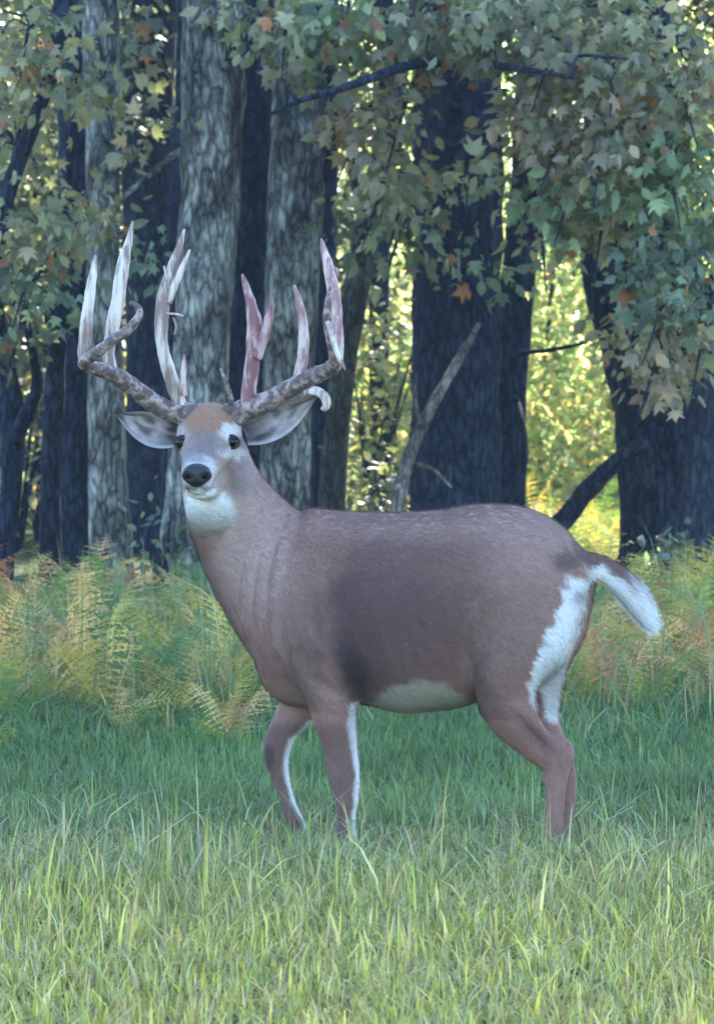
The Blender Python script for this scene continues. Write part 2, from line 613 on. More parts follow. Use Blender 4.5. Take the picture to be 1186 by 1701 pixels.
def crown_mesh(n, rad, seed):
    r = np.random.default_rng(seed)
    nc = n // 12
    u = r.normal(0, 1, (nc, 3)); u /= np.linalg.norm(u, axis=1)[:, None]
    c = u * (r.random((nc, 1)) ** 0.4) * np.array(rad)
    pos = np.repeat(c, 12, axis=0) + r.normal(0, 0.3, (nc * 12, 3))
    up = np.array([0, 0, 1.0]) + r.normal(0, 0.5, pos.shape)
    d = r.normal(0, 1, pos.shape); d[:, 2] -= 0.5
    tint = np.array(PAL['green'] + PAL['olive'])[r.integers(0, 8, len(pos))] * r.uniform(0.7, 1.3, (len(pos), 1))
    return leaves_mesh('crown', pos, d, up, r.uniform(0.2, 0.36, len(pos)), tint)

CR = [crown_mesh(3600, (3.0, 3.0, 3.8), 11), crown_mesh(3600, (3.4, 2.8, 3.6), 12), crown_mesh(3600, (2.8, 3.4, 4.0), 13)]

def T(name, label, Y, path, mat, crown=0, **kw):
    t = Tree(name, label, Y, path, mat, crown=None if crown is None else CR[crown], **kw)
    t.branch_small = []
    return t

gY = ground_y
tA = T('maple_tree', 'slim grey lichened trunk behind the highest left antler points', 24.0,
       [(163, -80, 34), (172, 200, 29), (172, 450, 29), (178, 700, 31), (184, 900, 36), (188, gY(24), 46)], M_bark_grey, 0)
tB = T('maple_tree', 'dark trunk close behind the slim grey lichened one', 26.0,
       [(132, -80, 36), (128, 300, 33), (120, 600, 31), (124, 880, 33), (124, gY(26), 42)], M_bark_dark, 1, top=11.5)
tC = T('maple_tree', 'thick pale lichened trunk rising straight behind the buck head', 23.0,
       [(352, -90, 53), (354, 80, 53), (350, 300, 50), (339, 500, 47), (324, 750, 45), (313, 930, 48), (309, gY(23), 64)], M_bark_grey, 2, top=12.5)
tR = T('maple_tree', 'dark trunk half hidden behind the thickest pale trunk', 25.6,
       [(326, -80, 28), (320, 150, 28), (308, 350, 27), (300, 600, 27), (294, 850, 28), (292, gY(25.6), 36)], M_bark_dark, 1, top=12)
tD = T('maple_tree', 'black shaded trunk between the two pale lichened trunks', 26.5,
       [(428, -80, 38), (420, 200, 40), (412, 500, 42), (406, 700, 41), (402, gY(26.5), 48)], M_bark_dark, 0, top=11.8)
tE = T('maple_tree', 'grey lichened trunk meeting the buck back behind the withers', 24.0,
       [(502, -80, 47), (494, 250, 45), (484, 500, 44), (471, 800, 42), (466, gY(24), 54)], M_bark_grey, 1)
tF = T('young_tree', 'narrow dark stem beside the grey trunk behind the withers', 27.5,
       [(548, -80, 15), (545, 300, 17), (537, 600, 20), (529, 850, 25), (527, gY(27.5), 32)], M_bark_dark, 2, top=10.5, seg=20)
tG = T('young_tree', 'pale grey stem leaning to the right above the buck back', 26.0,
       [(668, 80, 17), (632, 280, 21), (602, 430, 23), (576, 570, 22), (556, 750, 22), (548, gY(26), 26)], M_bark_mid, None, top=8, seg=20)
tH = T('maple_tree', 'massive dark trunk in the middle of the wood above the buck back', 25.0,
       [(782, -90, 44), (776, 150, 57), (769, 300, 66), (760, 500, 72), (757, 700, 74), (755, 850, 77), (752, gY(25), 96)], M_bark_dark, 0, top=13)
tI = T('maple_tree', 'slender dark trunk touching the right side of the massive one', 25.6,
       [(890, -80, 24), (878, 250, 26), (862, 450, 28), (846, 650, 29), (838, 850, 31), (835, gY(25.6), 38)], M_bark_dark, 1, top=11, seg=24)
tJ = T('maple_tree', 'broad curved dark trunk standing behind the raised tail', 26.0,
       [(1040, -90, 66), (1048, 200, 80), (1066, 430, 101), (1087, 540, 95), (1098, 640, 87), (1095, 760, 69), (1087, 890, 57), (1085, gY(26), 72)], M_bark_dark, 2, top=12.5)
tK = T('maple_tree', 'dark leaning trunk at the right edge past the curved one', 25.0,
       [(1262, 250, 50), (1222, 480, 48), (1194, 680, 44), (1175, 800, 41), (1163, 900, 44), (1158, gY(25), 54)], M_bark_slate, 0, top=11.5)
tL = T('young_tree', 'thin dark stem leaning in from the left edge', 22.5,
       [(114, -80, 13), (82, 130, 14), (46, 230, 14), (12, 330, 14), (-22, 500, 16), (-48, 760, 18), (-58, gY(22.5), 24)], M_bark_dark, None, top=9, seg=18)
tM = T('young_tree', 'thin dark stem standing left of the slim grey trunk', 25.0,
       [(128, 100, 9), (108, 330, 12), (98, 520, 16), (89, 700, 17), (85, 850, 17), (84, gY(25), 23)], M_bark_dark, None, top=8, seg=18)
tN = T('young_tree', 'crooked dark stem with a fork at the left edge', 24.5,
       [(-32, 400, 20), (-8, 560, 23), (20, 690, 21), (18, 820, 18), (6, 930, 18), (2, gY(24.5), 26)], M_bark_dark, None, top=8, seg=20)
tO = T('maple_tree', 'wide dim trunk deeper in the wood between the grey trunks', 29.0,
       [(250, -90, 48), (248, 200, 45), (250, 500, 42), (252, 720, 42), (250, gY(29), 52)], M_bark_dark, 1, top=14)
tQ = T('young_tree', 'thin dark stem deep in the wood left of the massive trunk', 31.0,
       [(640, 150, 13), (630, 480, 17), (631, 700, 18), (632, gY(31), 22)], M_bark_dark, None, top=9, seg=16)
ALL = [tA, tB, tC, tD, tE, tF, tG, tH, tI, tJ, tK, tL, tM, tN, tO, tQ, tR]

# unseen trees added on both sides so their canopy shades buck and grass
for k, (x, y, c) in enumerate([(-4.2, 23.5, 0), (-6.8, 27, 1), (4.6, 24.5, 2), (7.2, 27.5, 0), (-3.6, 30, 2), (3.9, 31, 1), (9.4, 24, 2), (0.6, 31.5, 0), (6.6, 32.5, 1), (-7.6, 31.5, 2)]):
    s = F / y
    t = T('maple_tree', 'tall dark tree of the same wood standing outside the picture', y,
          [(CX + x * s, HY - 2.2 * s, 30), (CX + x * s, HY, 36), (CX + x * s, gY(y), 46)], M_bark_dark, c, group='trees beyond the picture edges', top=14.0, seg=18)

# limbs seen in the picture
tH.branch([(772, 95, 24.4, 9), (720, 104, 22.6, 9), (680, 108, 21.6, 9), (620, 128, 21.1, 8), (560, 150, 20.9, 6.5), (500, 166, 20.8, 5), (448, 190, 20.8, 3)], n=40)
tH.branch([(775, 104, 24.4, 8), (800, 106, 22.4, 7), (850, 112, 21.2, 6), (900, 120, 20.9, 4.5), (955, 130, 20.8, 3)], n=24)
tH.branch([(950, 129, 20.8, 3), (955, 100, 20.8, 3), (970, 92, 20.8, 3), (1040, 98, 20.7, 2)], n=14)
tC.branch([(310, 245, 23.1, 8), (285, 262, 23.0, 7), (250, 290, 22.9, 6), (205, 328, 22.8, 4), (190, 345, 22.7, 2)], n=20)
tN.branch([(22, 740, 24.4, 14), (44, 690, 24.3, 13), (62, 640, 24.2, 10), (50, 560, 24.1, 7), (40, 500, 24, 4)], n=18)
tI.branch([(848, 600, 25.4, 6), (870, 586, 25.3, 4), (910, 582, 25.1, 4), (960, 572, 25.0, 3), (992, 560, 24.9, 2)], n=20)
tI.branch([(855, 660, 25.4, 6), (866, 700, 25.2, 5.5), (872, 750, 25.1, 5), (868, 800, 25.1, 5), (868, 870, 25.1, 4)], n=20)
tG.branch([(598, 440, 25.9, 9), (600, 360, 25.7, 8), (585, 280, 25.5, 7), (580, 180, 25.4, 6)], n=18, mat=M_bark_mid)
tE.branch([(540, 300, 24.0, 8), (560, 200, 24.0, 7), (575, 90, 23.9, 5), (580, 0, 23.9, 4)], n=18, mat=M_bark_dark)
tA.branch([(140, 70, 23.8, 5), (100, 40, 23.5, 4), (50, 30, 23.2, 3), (10, 18, 23, 2)], n=16, mat=M_bark_dark)

# sprays of leaves hanging in the picture
SP = [
 (tA, 60, 120, 100, 55, 22.3, 150, 'olive'), (tA, 170, 125, 45, 30, 22.6, 34, 'olive'), (tL, 50, 40, 80, 55, 22.0, 70, 'olive'),
 (tL, 30, 240, 60, 80, 23.2, 90, 'olive'), (tA, 70, 370, 110, 60, 22.8, 170, 'olive'), (tA, 150, 350, 40, 25, 22.6, 24, 'olive'), (tB, 45, 470, 75, 55, 23.0, 100, 'teal'),
 (tB, 30, 560, 60, 60, 24.0, 60, 'dark'), (tC, 240, 440, 50, 50, 22.4, 30, 'teal'),
 (tC, 235, 195, 40, 22, 22.7, 16, 'olive'), (tC, 225, 262, 30, 18, 22.6, 12, 'brown'), (tC, 250, 60, 50, 40, 23.4, 26, 'dark'),
 (tC, 395, 30, 40, 40, 22.2, 40, 'olive'),
 (tE, 475, 40, 80, 60, 22.3, 120, 'olive'), (tE, 570, 45, 80, 60, 22.2, 150, 'green'), (tE, 545, 120, 50, 30, 22.6, 30, 'brown'),
 (tE, 640, 55, 70, 50, 22.2, 120, 'olive'), (tH, 605, 200, 55, 50, 22.4, 120, 'brown'), (tH, 670, 185, 25, 30, 22.4, 24, 'brown'), (tH, 640, 300, 60, 50, 22.6, 120, 'olive'),
 (tH, 720, 30, 80, 40, 22.2, 110, 'olive'), (tH, 815, 50, 80, 60, 22.0, 170, 'olive'), (tH, 890, 180, 45, 50, 22.2, 110, 'brown'),
 (tH, 775, 275, 34, 26, 22.3, 34, 'olive'), (tH, 750, 410, 70, 30, 22.8, 16, 'teal'), (tH, 670, 330, 25, 45, 22.6, 24, 'olive'), (tH, 660, 400, 40, 50, 23.4, 60, 'olive'),
 (tJ, 920, 80, 90, 80, 22.0, 260, 'olive'), (tJ, 1020, 90, 90, 80, 21.8, 260, 'olive'), (tJ, 1130, 150, 80, 80, 21.6, 240, 'olive'),
 (tJ, 930, 235, 60, 65, 22.0, 200, 'brown'), (tJ, 1000, 240, 90, 80, 21.7, 290, 'brown'), (tJ, 1110, 280, 95, 80, 21.6, 290, 'green'),
 (tJ, 950, 320, 80, 45, 22.0, 170, 'green'), (tJ, 885, 330, 30, 45, 22.6, 34, 'olive'), (tJ, 1000, 370, 60, 40, 22.2, 90, 'olive'),
 (tK, 1110, 390, 100, 60, 22.0, 190, 'teal'), (tK, 1110, 480, 85, 65, 22.2, 200, 'teal'), (tK, 1100, 570, 75, 55, 22.3, 170, 'brown'), (tK, 1090, 620, 45, 40, 22.4, 60, 'brown'),
 (tK, 1170, 540, 40, 80, 22.4, 90, 'teal'), (tJ, 1000, 10, 100, 40, 22.4, 110, 'olive'), (tH, 870, -10, 100, 40, 22.2, 120, 'green'),
 (tI, 900, 400, 40, 40, 23.6, 30, 'olive'), (tH, 820, 460, 40, 40, 24.0, 22, 'teal'), (tG, 610, 380, 60, 50, 23.6, 50, 'dark'),
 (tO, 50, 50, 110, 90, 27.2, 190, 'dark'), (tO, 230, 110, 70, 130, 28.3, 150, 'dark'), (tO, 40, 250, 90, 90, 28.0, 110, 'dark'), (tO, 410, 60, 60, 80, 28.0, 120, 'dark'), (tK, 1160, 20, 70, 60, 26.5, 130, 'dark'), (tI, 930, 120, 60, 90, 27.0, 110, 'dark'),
]
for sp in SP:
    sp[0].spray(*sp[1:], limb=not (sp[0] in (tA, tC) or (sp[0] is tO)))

# ------------------------------------------------------------------ understory shrubs and the sunlit wood beyond
def shrub(name, label, px, Y, rx, rz, zc, n, pal, size=0.09, group=None, kind='oval'):
    b = at(px, gY(Y), Y)
    t = thing(name, label, 'shrub', (b[0], b[1], 0), group)
    stems = []
    for k in range(7):
        a = rng.uniform(0, 6.28)
        q = rng.uniform(0.3, 0.9)
        e = np.array([math.cos(a) * rx * q, math.sin(a) * rx * q, zc + rz * rng.uniform(-.2, .7)])
        m_ = e * 0.5 + np.array([0, 0, 0.15 * zc])
        stems.append(tube(np.array([[0, 0, -0.05, 0.02], [*m_, 0.014], [*e, 0.004]]), seg=6, n=10))
    V, fs = merge(stems)
    obj('stems', mesh_np('stems', V, fs, M_bark_dark), t)
    nc = n // 9
    u = rng.normal(0, 1, (nc, 3)); u /= np.linalg.norm(u, axis=1)[:, None]
    c = u * (rng.random((nc, 1)) ** 0.4) * np.array([rx, rx * 0.8, rz]) + np.array([0, 0, zc])
    pos = np.repeat(c, 9, axis=0) + rng.normal(0, 0.11, (nc * 9, 3))
    pos[:, 2] = np.maximum(pos[:, 2], 0.03)
    d = rng.normal(0, 1, pos.shape); d[:, 2] -= 0.35
    up = np.array([0, -0.3, 1.0]) + rng.normal(0, 0.5, pos.shape)
    tint = pick(pal, len(pos)) * np.repeat(rng.uniform(.7, 1.3, (nc, 1)), 9, axis=0)
    obj('leaves', leaves_mesh('leaves', pos, d, up, size * rng.uniform(.6, 1.3, len(pos)), tint, kind), t, 'stuff')
    return t

shrub('shrub', 'yellow green bush between the pale leaning stem and the massive trunk', 615, 30.5, 0.55, 0.95, 1.15, 900, 'yellow')
shrub('shrub', 'low dark leafy bush at the foot of the massive trunk', 640, 27.5, 0.4, 0.4, 0.45, 300, 'dark')
shrub('shrub', 'dim olive bush behind the crooked stem at the left edge', 30, 29.5, 0.9, 1.4, 1.5, 1100, 'olive', 0.11)
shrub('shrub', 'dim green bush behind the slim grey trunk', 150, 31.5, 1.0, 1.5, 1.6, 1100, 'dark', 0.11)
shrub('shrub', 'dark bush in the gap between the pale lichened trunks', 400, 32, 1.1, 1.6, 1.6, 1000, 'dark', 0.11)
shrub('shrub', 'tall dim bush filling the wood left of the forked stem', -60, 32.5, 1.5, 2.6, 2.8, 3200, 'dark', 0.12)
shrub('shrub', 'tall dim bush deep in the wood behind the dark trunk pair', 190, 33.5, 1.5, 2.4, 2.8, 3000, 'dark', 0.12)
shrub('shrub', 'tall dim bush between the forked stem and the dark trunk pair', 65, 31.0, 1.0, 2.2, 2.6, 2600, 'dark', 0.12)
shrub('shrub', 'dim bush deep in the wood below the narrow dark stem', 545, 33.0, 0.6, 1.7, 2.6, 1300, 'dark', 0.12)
shrub('shrub', 'small leafy sapling against the foot of the thickest pale trunk', 270, 22.6, 0.12, 0.28, 0.42, 90, 'teal', 0.06)
shrub('shrub', 'low leafy plant at the foot of the curved trunk', 1125, 23.5, 0.22, 0.16, 0.2, 160, 'teal', 0.09)

def far_foliage():
    """the far wood beyond the clearing: one mass of small leaves"""
    n = 234000
    nc = n // 13
    cy_ = 34 + 21 * rng.random(nc) ** 0.85
    cx_ = rng.uniform(-1, 1, nc) * (cy_ * 0.095 + 3.0)
    hz = np.clip((cy_ - 33) * 0.6, 0.5, 8.5) + 0.8 * np.sin(cx_ * 0.9) + 0.6 * np.sin(cx_ * 2.3 + 1)
    cz_ = rng.random(nc) ** 0.85 * np.maximum(hz, 0.5)
    c = np.stack([cx_, cy_, cz_], -1)
    pos = np.repeat(c, 13, axis=0) + rng.normal(0, 1, (nc * 13, 3)) * np.array([.26, .26, .2])
    pos[:, 2] = np.maximum(pos[:, 2], 0.05)
    d = rng.normal(0, 1, pos.shape); d[:, 2] -= 0.3
    up = np.array([0, 0.1, 1.0]) + rng.normal(0, 0.6, pos.shape)
    zone = rng.random(nc)
    gold = pick('gold', nc); yel = pick('yellow', nc); gr = pick('green', nc)
    low = sstep(3.2, 0.6, cz_)
    tint = np.where((zone < 0.15 + 0.45 * low)[:, None], gold, np.where((zone < 0.8)[:, None], yel, gr * 1.4))
    tint = np.repeat(tint, 13, axis=0) * rng.uniform(.75, 1.3, (len(pos), 1))
    o = obj('far_foliage', leaves_mesh('far_foliage', pos, d, up, rng.uniform(0.07, 0.15, len(pos)), tint * 1.6, 'small', mat=M_far), kind='stuff')
far_foliage()
for k, (px, Y, hw, top, lab) in enumerate([(905, 37, 4, 7, 'thin dark sapling in the bright gap left of the curved trunk'), (985, 38, 3, 6, 'thin slanting sapling in the bright gap beside the curved trunk'), (660, 38, 6, 8, 'thin far sapling in the bright gap left of the massive trunk')]):
    tt = T('sapling', lab, Y, [(px + 20, 380, hw), (px + 4, 560, hw), (px - 8, 720, hw * 1.2), (px, gY(Y), hw * 1.5)], M_bark_dark, None, group=None, top=top, seg=10)

# dead leaning stick and fallen limb
def stick(name, label, cat, rows, mat, n=40, seg=14, rough=.2):
    pts = np.array([[*at(a, b, Y), h * Y / F] for a, b, Y, h in rows])
    b0 = pts[0, :3].copy(); b0[2] = 0
    V, fs = tube(pts, seg=seg, n=n, rough=rough, nscale=14)
    t = thing(name, label, cat, tuple(b0))
    obj('stem', mesh_np('stem', V - b0, fs, mat), t)
    return t, b0
st, b0 = stick('dead_branch', 'bare pale dead stem leaning across the massive dark trunk', 'branch',
      [(640, 1020, 23.2, 16), (655, 880, 23.3, 14), (668, 800, 23.4, 13), (688, 735, 23.5, 11), (728, 655, 23.6, 9), (765, 592, 23.7, 8), (795, 538, 23.8, 4)], M_dead)
for rows in ([(700, 712, 23.5, 4), (690, 660, 23.45, 3), (692, 620, 23.4, 2)], [(688, 770, 23.5, 5), (720, 780, 23.4, 3), (750, 810, 23.35, 2)]):
    V, fs = tube(np.array([[*at(a, b, Y), h * Y / F] for a, b, Y, h in rows]), seg=7, n=10)
    obj('twig', mesh_np('twig', V - b0, fs, M_dead), st)
stick('fallen_limb', 'dark fallen limb slanting up against the curved trunk', 'branch',
      [(862, 955, 25.5, 16), (905, 895, 25.4, 17), (940, 858, 25.3, 17), (985, 805, 25.2, 16), (1030, 762, 25.1, 14), (1070, 735, 25.0, 12)], M_bark_dark)
for t in ALL:
    t.finish()

# ------------------------------------------------------------------ the buck
YAW = R(22)
D0 = 12.0
PXM = F / D0                       # 550 photo pixels per metre at the buck
LAT = np.array([-math.sin(YAW), -math.cos(YAW), 0.0])    # towards its left flank, the one the camera sees
def ax_w(px):                      # how far the body axis comes forward at a photo column
    return (px - 720) / PXM * math.tan(YAW)
def B(px, py, w):
    return at(px, py, D0 - w)
def blob(rows, side=LAT, n=40, seg=28, tangent=None):
    """rows: px, py, w (metres towards the camera), ra px (in the picture), rb m (across)"""
    pts = np.array([[*B(a, b, w), r / PXM, rb] for a, b, w, r, rb in rows])
    # round both ends off
    def cap(p, q):
        d = p[:3] - q[:3]; d = d / np.linalg.norm(d)
        r = min(p[3], p[4])
        out = []
        for f, g in ((0.35, 0.9), (0.6, 0.65), (0.72, 0.3)):
            out.append([*(p[:3] + d * r * f), p[3] * g, p[4] * g])
        return out
    c = catmull(pts, n)
    full = np.vstack([np.array(cap(c[0], c[1]))[::-1], c, np.array(cap(c[-1], c[-2]))])
    return tube(full, seg=seg, side=side, tangent=tangent)

def torso_rows():
    st = [  # axis px, top py, bottom py, half breadth m
        (974, 926, 975, .05), (957, 905, 1045, .105), (928, 872, 1108, .165), (870, 846, 1148, .20), (800, 838, 1164, .205), (740, 846, 1180, .215),
        (670, 851, 1184, .225), (610, 850, 1172, .215), (555, 846, 1160, .195), (505, 845, 1158, .175), (465, 880, 1152, .15), (450, 960, 1122, .10)]
    return [(p, (a + b) / 2, ax_w(p), (b - a) / 2, h) for p, a, b, h in st]
parts = [
    blob(torso_rows(), n=60, seg=40, tangent=(-math.cos(YAW), math.sin(YAW), 0)),
    # neck, from inside the chest up to the head
    blob([(540, 1010, -.12, 125, .15), (500, 1000, -.16, 128, .15), (455, 952, -.19, 112, .135), (412, 893, -.20, 96, .115), (380, 836, -.19, 78, .10), (364, 790, -.18, 66, .092), (356, 745, -.17, 54, .085)], n=44, seg=36),
    # skull and muzzle, facing the camera
    blob([(352, 722, -.25, 44, .075), (349, 720, -.17, 52, .095), (346, 727, -.10, 50, .094), (342, 747, -.03, 42, .076), (336, 770, .05, 32, .059), (331, 787, .11, 28, .052), (328, 796, .145, 26, .048)], side=(1, 0, 0), n=40, seg=32),
    # lower jaw and throat
    blob([(352, 790, -.14, 40, .07), (345, 800, -.06, 32, .055), (339, 806, .03, 23, .052), (333, 813, .09, 17, .044), (331, 816, .115, 13, .036)], side=(1, 0, 0), n=30, seg=24),
    blob([(354, 800, -.16, 45, .075), (349, 840, -.10, 40, .072), (353, 872, -.15, 34, .07), (368, 905, -.19, 34, .07)], side=(1, 0, 0), n=24, seg=24),
    # near hind leg
    blob([(870, 960, .17, 85, .09), (860, 1040, .21, 88, .095), (838, 1105, .225, 68, .085), (836, 1150, .22, 52, .07), (855, 1195, .21, 41, .056), (886, 1233, .19, 30, .042), (920, 1264, .17, 26, .036), (923, 1300, .165, 19, .029), (920, 1340, .165, 15.5, .025), (919, 1385, .165, 16, .026), (919, 1408, .165, 18, .029), (914, 1428, .165, 16, .027)], n=60),
    blob([(905, 1228, .185, 15, .022), (932, 1240, .175, 16, .024), (942, 1254, .17, 12, .022), (938, 1275, .167, 11, .02)], n=18, seg=16),
    # far hind leg
    blob([(940, 940, .06, 55, .07), (943, 990, .03, 42, .06), (935, 1045, .03, 38, .06), (908, 1102, .03, 35, .055), (901, 1150, .03, 30, .052), (903, 1195, .04, 26, .042), (925, 1245, .06, 20, .034), (942, 1290, .07, 14, .028), (943, 1330, .07, 12, .024), (939, 1370, .07, 12, .024), (934, 1402, .07, 13, .026)], n=60),
    # near fore leg, straight
    blob([(545, 960, -.05, 62, .07), (535, 1040, -.02, 72, .085), (543, 1110, -.01, 56, .08), (551, 1160, -.01, 43, .068), (557, 1200, -.015, 37, .056), (565, 1245, -.02, 29, .043), (571, 1285, -.02, 27.5, .043), (574, 1322, -.02, 21, .033), (575, 1365, -.02, 16.5, .028), (576, 1398, -.02, 19, .032), (572, 1424, -.02, 17, .03)], n=60),
    # far fore leg, bent at the knee
    blob([(520, 1090, -.27, 50, .07), (508, 1140, -.28, 42, .065), (492, 1178, -.28, 34, .05), (470, 1213, -.28, 26, .04), (459, 1247, -.28, 25, .04), (465, 1285, -.275, 16, .029), (478, 1330, -.27, 12.5, .025), (492, 1368, -.265, 14, .025), (503, 1392, -.26, 15, .028), (503, 1408, -.26, 15, .027)], n=60),
    # brisket between the fore legs
    blob([(452, 1075, -.20, 34, .08), (472, 1120, -.19, 40, .09), (510, 1135, -.16, 40, .10), (570, 1135, -.12, 34, .10)], n=24),
    # tail
    blob([(925, 925, ax_w(925) - .0, 22, .035), (960, 930, ax_w(955), 20, .034), (1000, 944, .17, 21, .030), (1035, 970, .16, 22, .03), (1062, 1006, .15, 19, .026), (1078, 1040, .15, 9, .014)], n=30, seg=20),
]
V, fs = merge(parts)
raw = bpy.data.objects.new('raw', mesh_np('raw', V, fs, None))
COL.objects.link(raw)
md = raw.modifiers.new('r', 'REMESH'); md.mode = 'VOXEL'; md.voxel_size = 0.0062; md.use_smooth_shade = True
ms = raw.modifiers.new('s', 'SMOOTH'); ms.factor = 0.5; ms.iterations = 9
dg = bpy.context.evaluated_depsgraph_get()
ev = raw.evaluated_get(dg)
body_me = bpy.data.meshes.new_from_object(ev)
bpy.data.objects.remove(raw)
nv = len(body_me.vertices)
co = np.empty(nv * 3, dtype=np.float32); body_me.vertices.foreach_get('co', co); co = co.reshape(-1, 3).astype(float)
def normals():
    a = np.empty(nv * 3, dtype=np.float32); body_me.vertices.foreach_get('normal', a); return a.reshape(-1, 3).astype(float)
ed = np.empty(len(body_me.edges) * 2, dtype=np.int32); body_me.edges.foreach_get('vertices', ed); ed = ed.reshape(-1, 2)
deg = np.bincount(ed.ravel(), minlength=nv).astype(float)[:, None]
def relax(wt, iters):
    """even out the joins between the masses where wt is high"""
    global co
    wt = wt[:, None] * 0.6
    for _ in range(iters):
        acc = np.zeros_like(co)
        for k in range(3):
            acc[:, k] = np.bincount(ed[:, 0], co[ed[:, 1], k], nv) + np.bincount(ed[:, 1], co[ed[:, 0], k], nv)
        co = co + wt * (acc / deg - co)
_p = CX + co[:, 0] * F / co[:, 1]; _q = HY + (CAMZ - co[:, 2]) * F / co[:, 1]
relax(np.exp(-0.5 * (((_p - 410) / 62) ** 2 + ((_q - 1030) / 95) ** 2)) * (_q > 880), 130)
relax(np.exp(-0.5 * (((_p - 462) / 26) ** 2 + ((_q - 970) / 80) ** 2)), 60)
relax(np.exp(-0.5 * (((_p - 932) / 32) ** 2 + ((_q - 930) / 36) ** 2)), 110)
relax(np.exp(-0.5 * (((_p - 950) / 40) ** 2 + ((_q - 1070) / 60) ** 2)), 50)
relax(np.exp(-0.5 * (((_p - 840) / 70) ** 2 + ((_q - 1080) / 60) ** 2)), 50)
relax(np.exp(-0.5 * (((_p - 540) / 45) ** 2 + ((_q - 1090) / 70) ** 2)), 40)
body_me.vertices.foreach_set('co', co.astype(np.float32).ravel()); body_me.update()
nm = normals()
AXIS = np.array([-math.cos(YAW), math.sin(YAW), 0])     # rump to chest
# coat coordinates of the animal itself: columns/rows in photo-pixel units on its own plane, and distance from its mid plane
def coat(c):
    p = CX + c[:, 0] * F / c[:, 1]; q = HY + (CAMZ - c[:, 2]) * F / c[:, 1]
    mid = np.array([(720 - CX) / PXM, D0, 0])
    lat = (c - mid) @ LAT
    return p, q, lat
p, q, lat = coat(co)
def gauss(px, py, sx, sy, rot=0.0):
    c_, s_ = math.cos(rot), math.sin(rot)
    dx, dy = p - px, q - py
    u, v = dx * c_ + dy * s_, -dx * s_ + dy * c_
    return np.exp(-0.5 * ((u / sx) ** 2 + (v / sy) ** 2))
near = sstep(-0.15, 0.35, nm @ LAT)
# folds of loose skin on the turned neck, muscle relief on shoulder, ribs and haunch
def near_line(pts):
    """distance of each point of the coat from a line on the flank"""
    c_ = catmull(np.array([(x_, y_, 0.0) for x_, y_ in pts]), 60)[:, :2]
    out = np.full(nv, 999.0)
    k_ = np.where((p > min(x_ for x_, _ in pts) - 40) & (p < max(x_ for x_, _ in pts) + 40) & (q > min(y_ for _, y_ in pts) - 40) & (q < max(y_ for _, y_ in pts) + 40))[0]
    out[k_] = np.min(np.hypot(p[k_][:, None] - c_[None, :, 0], q[k_][:, None] - c_[None, :, 1]), axis=1)
    return out
FOLDS = [[(456, 812), (436, 855), (414, 925), (404, 1000), (408, 1050)], [(474, 826), (455, 870), (435, 935), (427, 1015)], [(493, 838), (474, 885), (458, 950), (452, 1030), (462, 1080)]]
disp = np.zeros(nv)
ridge = np.zeros(nv)
for k_, ln in enumerate(FOLDS):
    dl = near_line(ln)
    g_ = np.exp(-0.5 * (dl / 5.0) ** 2) * near * (0.35 + 0.65 * np.exp(-0.5 * ((q - 870) / 70) ** 2))
    ridge = np.maximum(ridge, g_)
    disp += 0.013 * g_ - 0.0035 * np.exp(-0.5 * ((dl - 13) / 6.0) ** 2) * near * (0.35 + 0.65 * np.exp(-0.5 * ((q - 870) / 70) ** 2))
disp += 0.014 * gauss(530, 1050, 40, 80, -0.25) * near          # shoulder
disp -= 0.014 * gauss(592, 1080, 18, 85, -0.28) * near          # hollow behind the shoulder
disp += 0.012 * gauss(860, 1010, 60, 80) * near                 # haunch
disp -= 0.014 * gauss(775, 1085, 24, 70, 0.5) * near            # flank hollow
disp -= 0.017 * gauss(893, 1222, 34, 6, 0.75) * near           # tendon groove above the hock
disp += 0.006 * gauss(480, 1100, 16, 60, -0.7) * near
disp += 0.007 * np.exp(-0.5 * (near_line([(512, 880), (528, 950), (540, 1020), (535, 1075)]) / 9.0) ** 2) * near      # shoulder blade
disp += 0.010 * gauss(560, 1095, 20, 40, -0.2) * near - 0.006 * np.exp(-0.5 * (near_line([(500, 1080), (520, 1120), (560, 1150)]) / 7.0) ** 2) * near
disp += 0.009 * gauss(885, 890, 22, 16, 0.5) * near                                                                # hip
disp -= 0.009 * np.exp(-0.5 * (near_line([(800, 1160), (772, 1110), (765, 1050), (790, 990)]) / 10.0) ** 2) * near      # flank fold
disp -= 0.006 * np.exp(-0.5 * (near_line([(840, 930), (870, 1010), (865, 1090), (850, 1160)]) / 12.0) ** 2) * near
for k_ in range(5):
    disp += 0.0028 * np.exp(-0.5 * (near_line([(628 + 26 * k_, 930), (622 + 27 * k_, 1010), (640 + 27 * k_, 1095)]) / 6.0) ** 2) * near
for i in range(nv):
    c = co[i]
    disp[i] += 0.0035 * mnoise.noise(Vector((c[0] * 9, c[1] * 9, c[2] * 9))) + 0.0012 * mnoise.noise(Vector((c[0] * 40, c[1] * 40, c[2] * 40)))
on_head = gauss(338, 750, 60, 80)
disp *= 1 - 0.9 * np.clip(on_head, 0, 1)
# brow ridges, eye sockets and the narrow bridge of the nose
co += nm * disp[:, None]
relax(gauss(455, 930, 45, 90), 14)
body_me.vertices.foreach_set('co', co.astype(np.float32).ravel())
body_me.update()
nm = normals()
p, q, lat = coat(co)
near = sstep(-0.1, 0.4, nm @ LAT)
front = sstep(0.0, 0.5, -nm[:, 1])
jit = np.array([mnoise.noise(Vector((c[0] * 24, c[1] * 24, c[2] * 24))) + 0.9 * mnoise.noise(Vector((c[0] * 75, c[1] * 75, c[2] * 45))) for c in co])
jp = p + jit * 6; jq = q + jit * 6

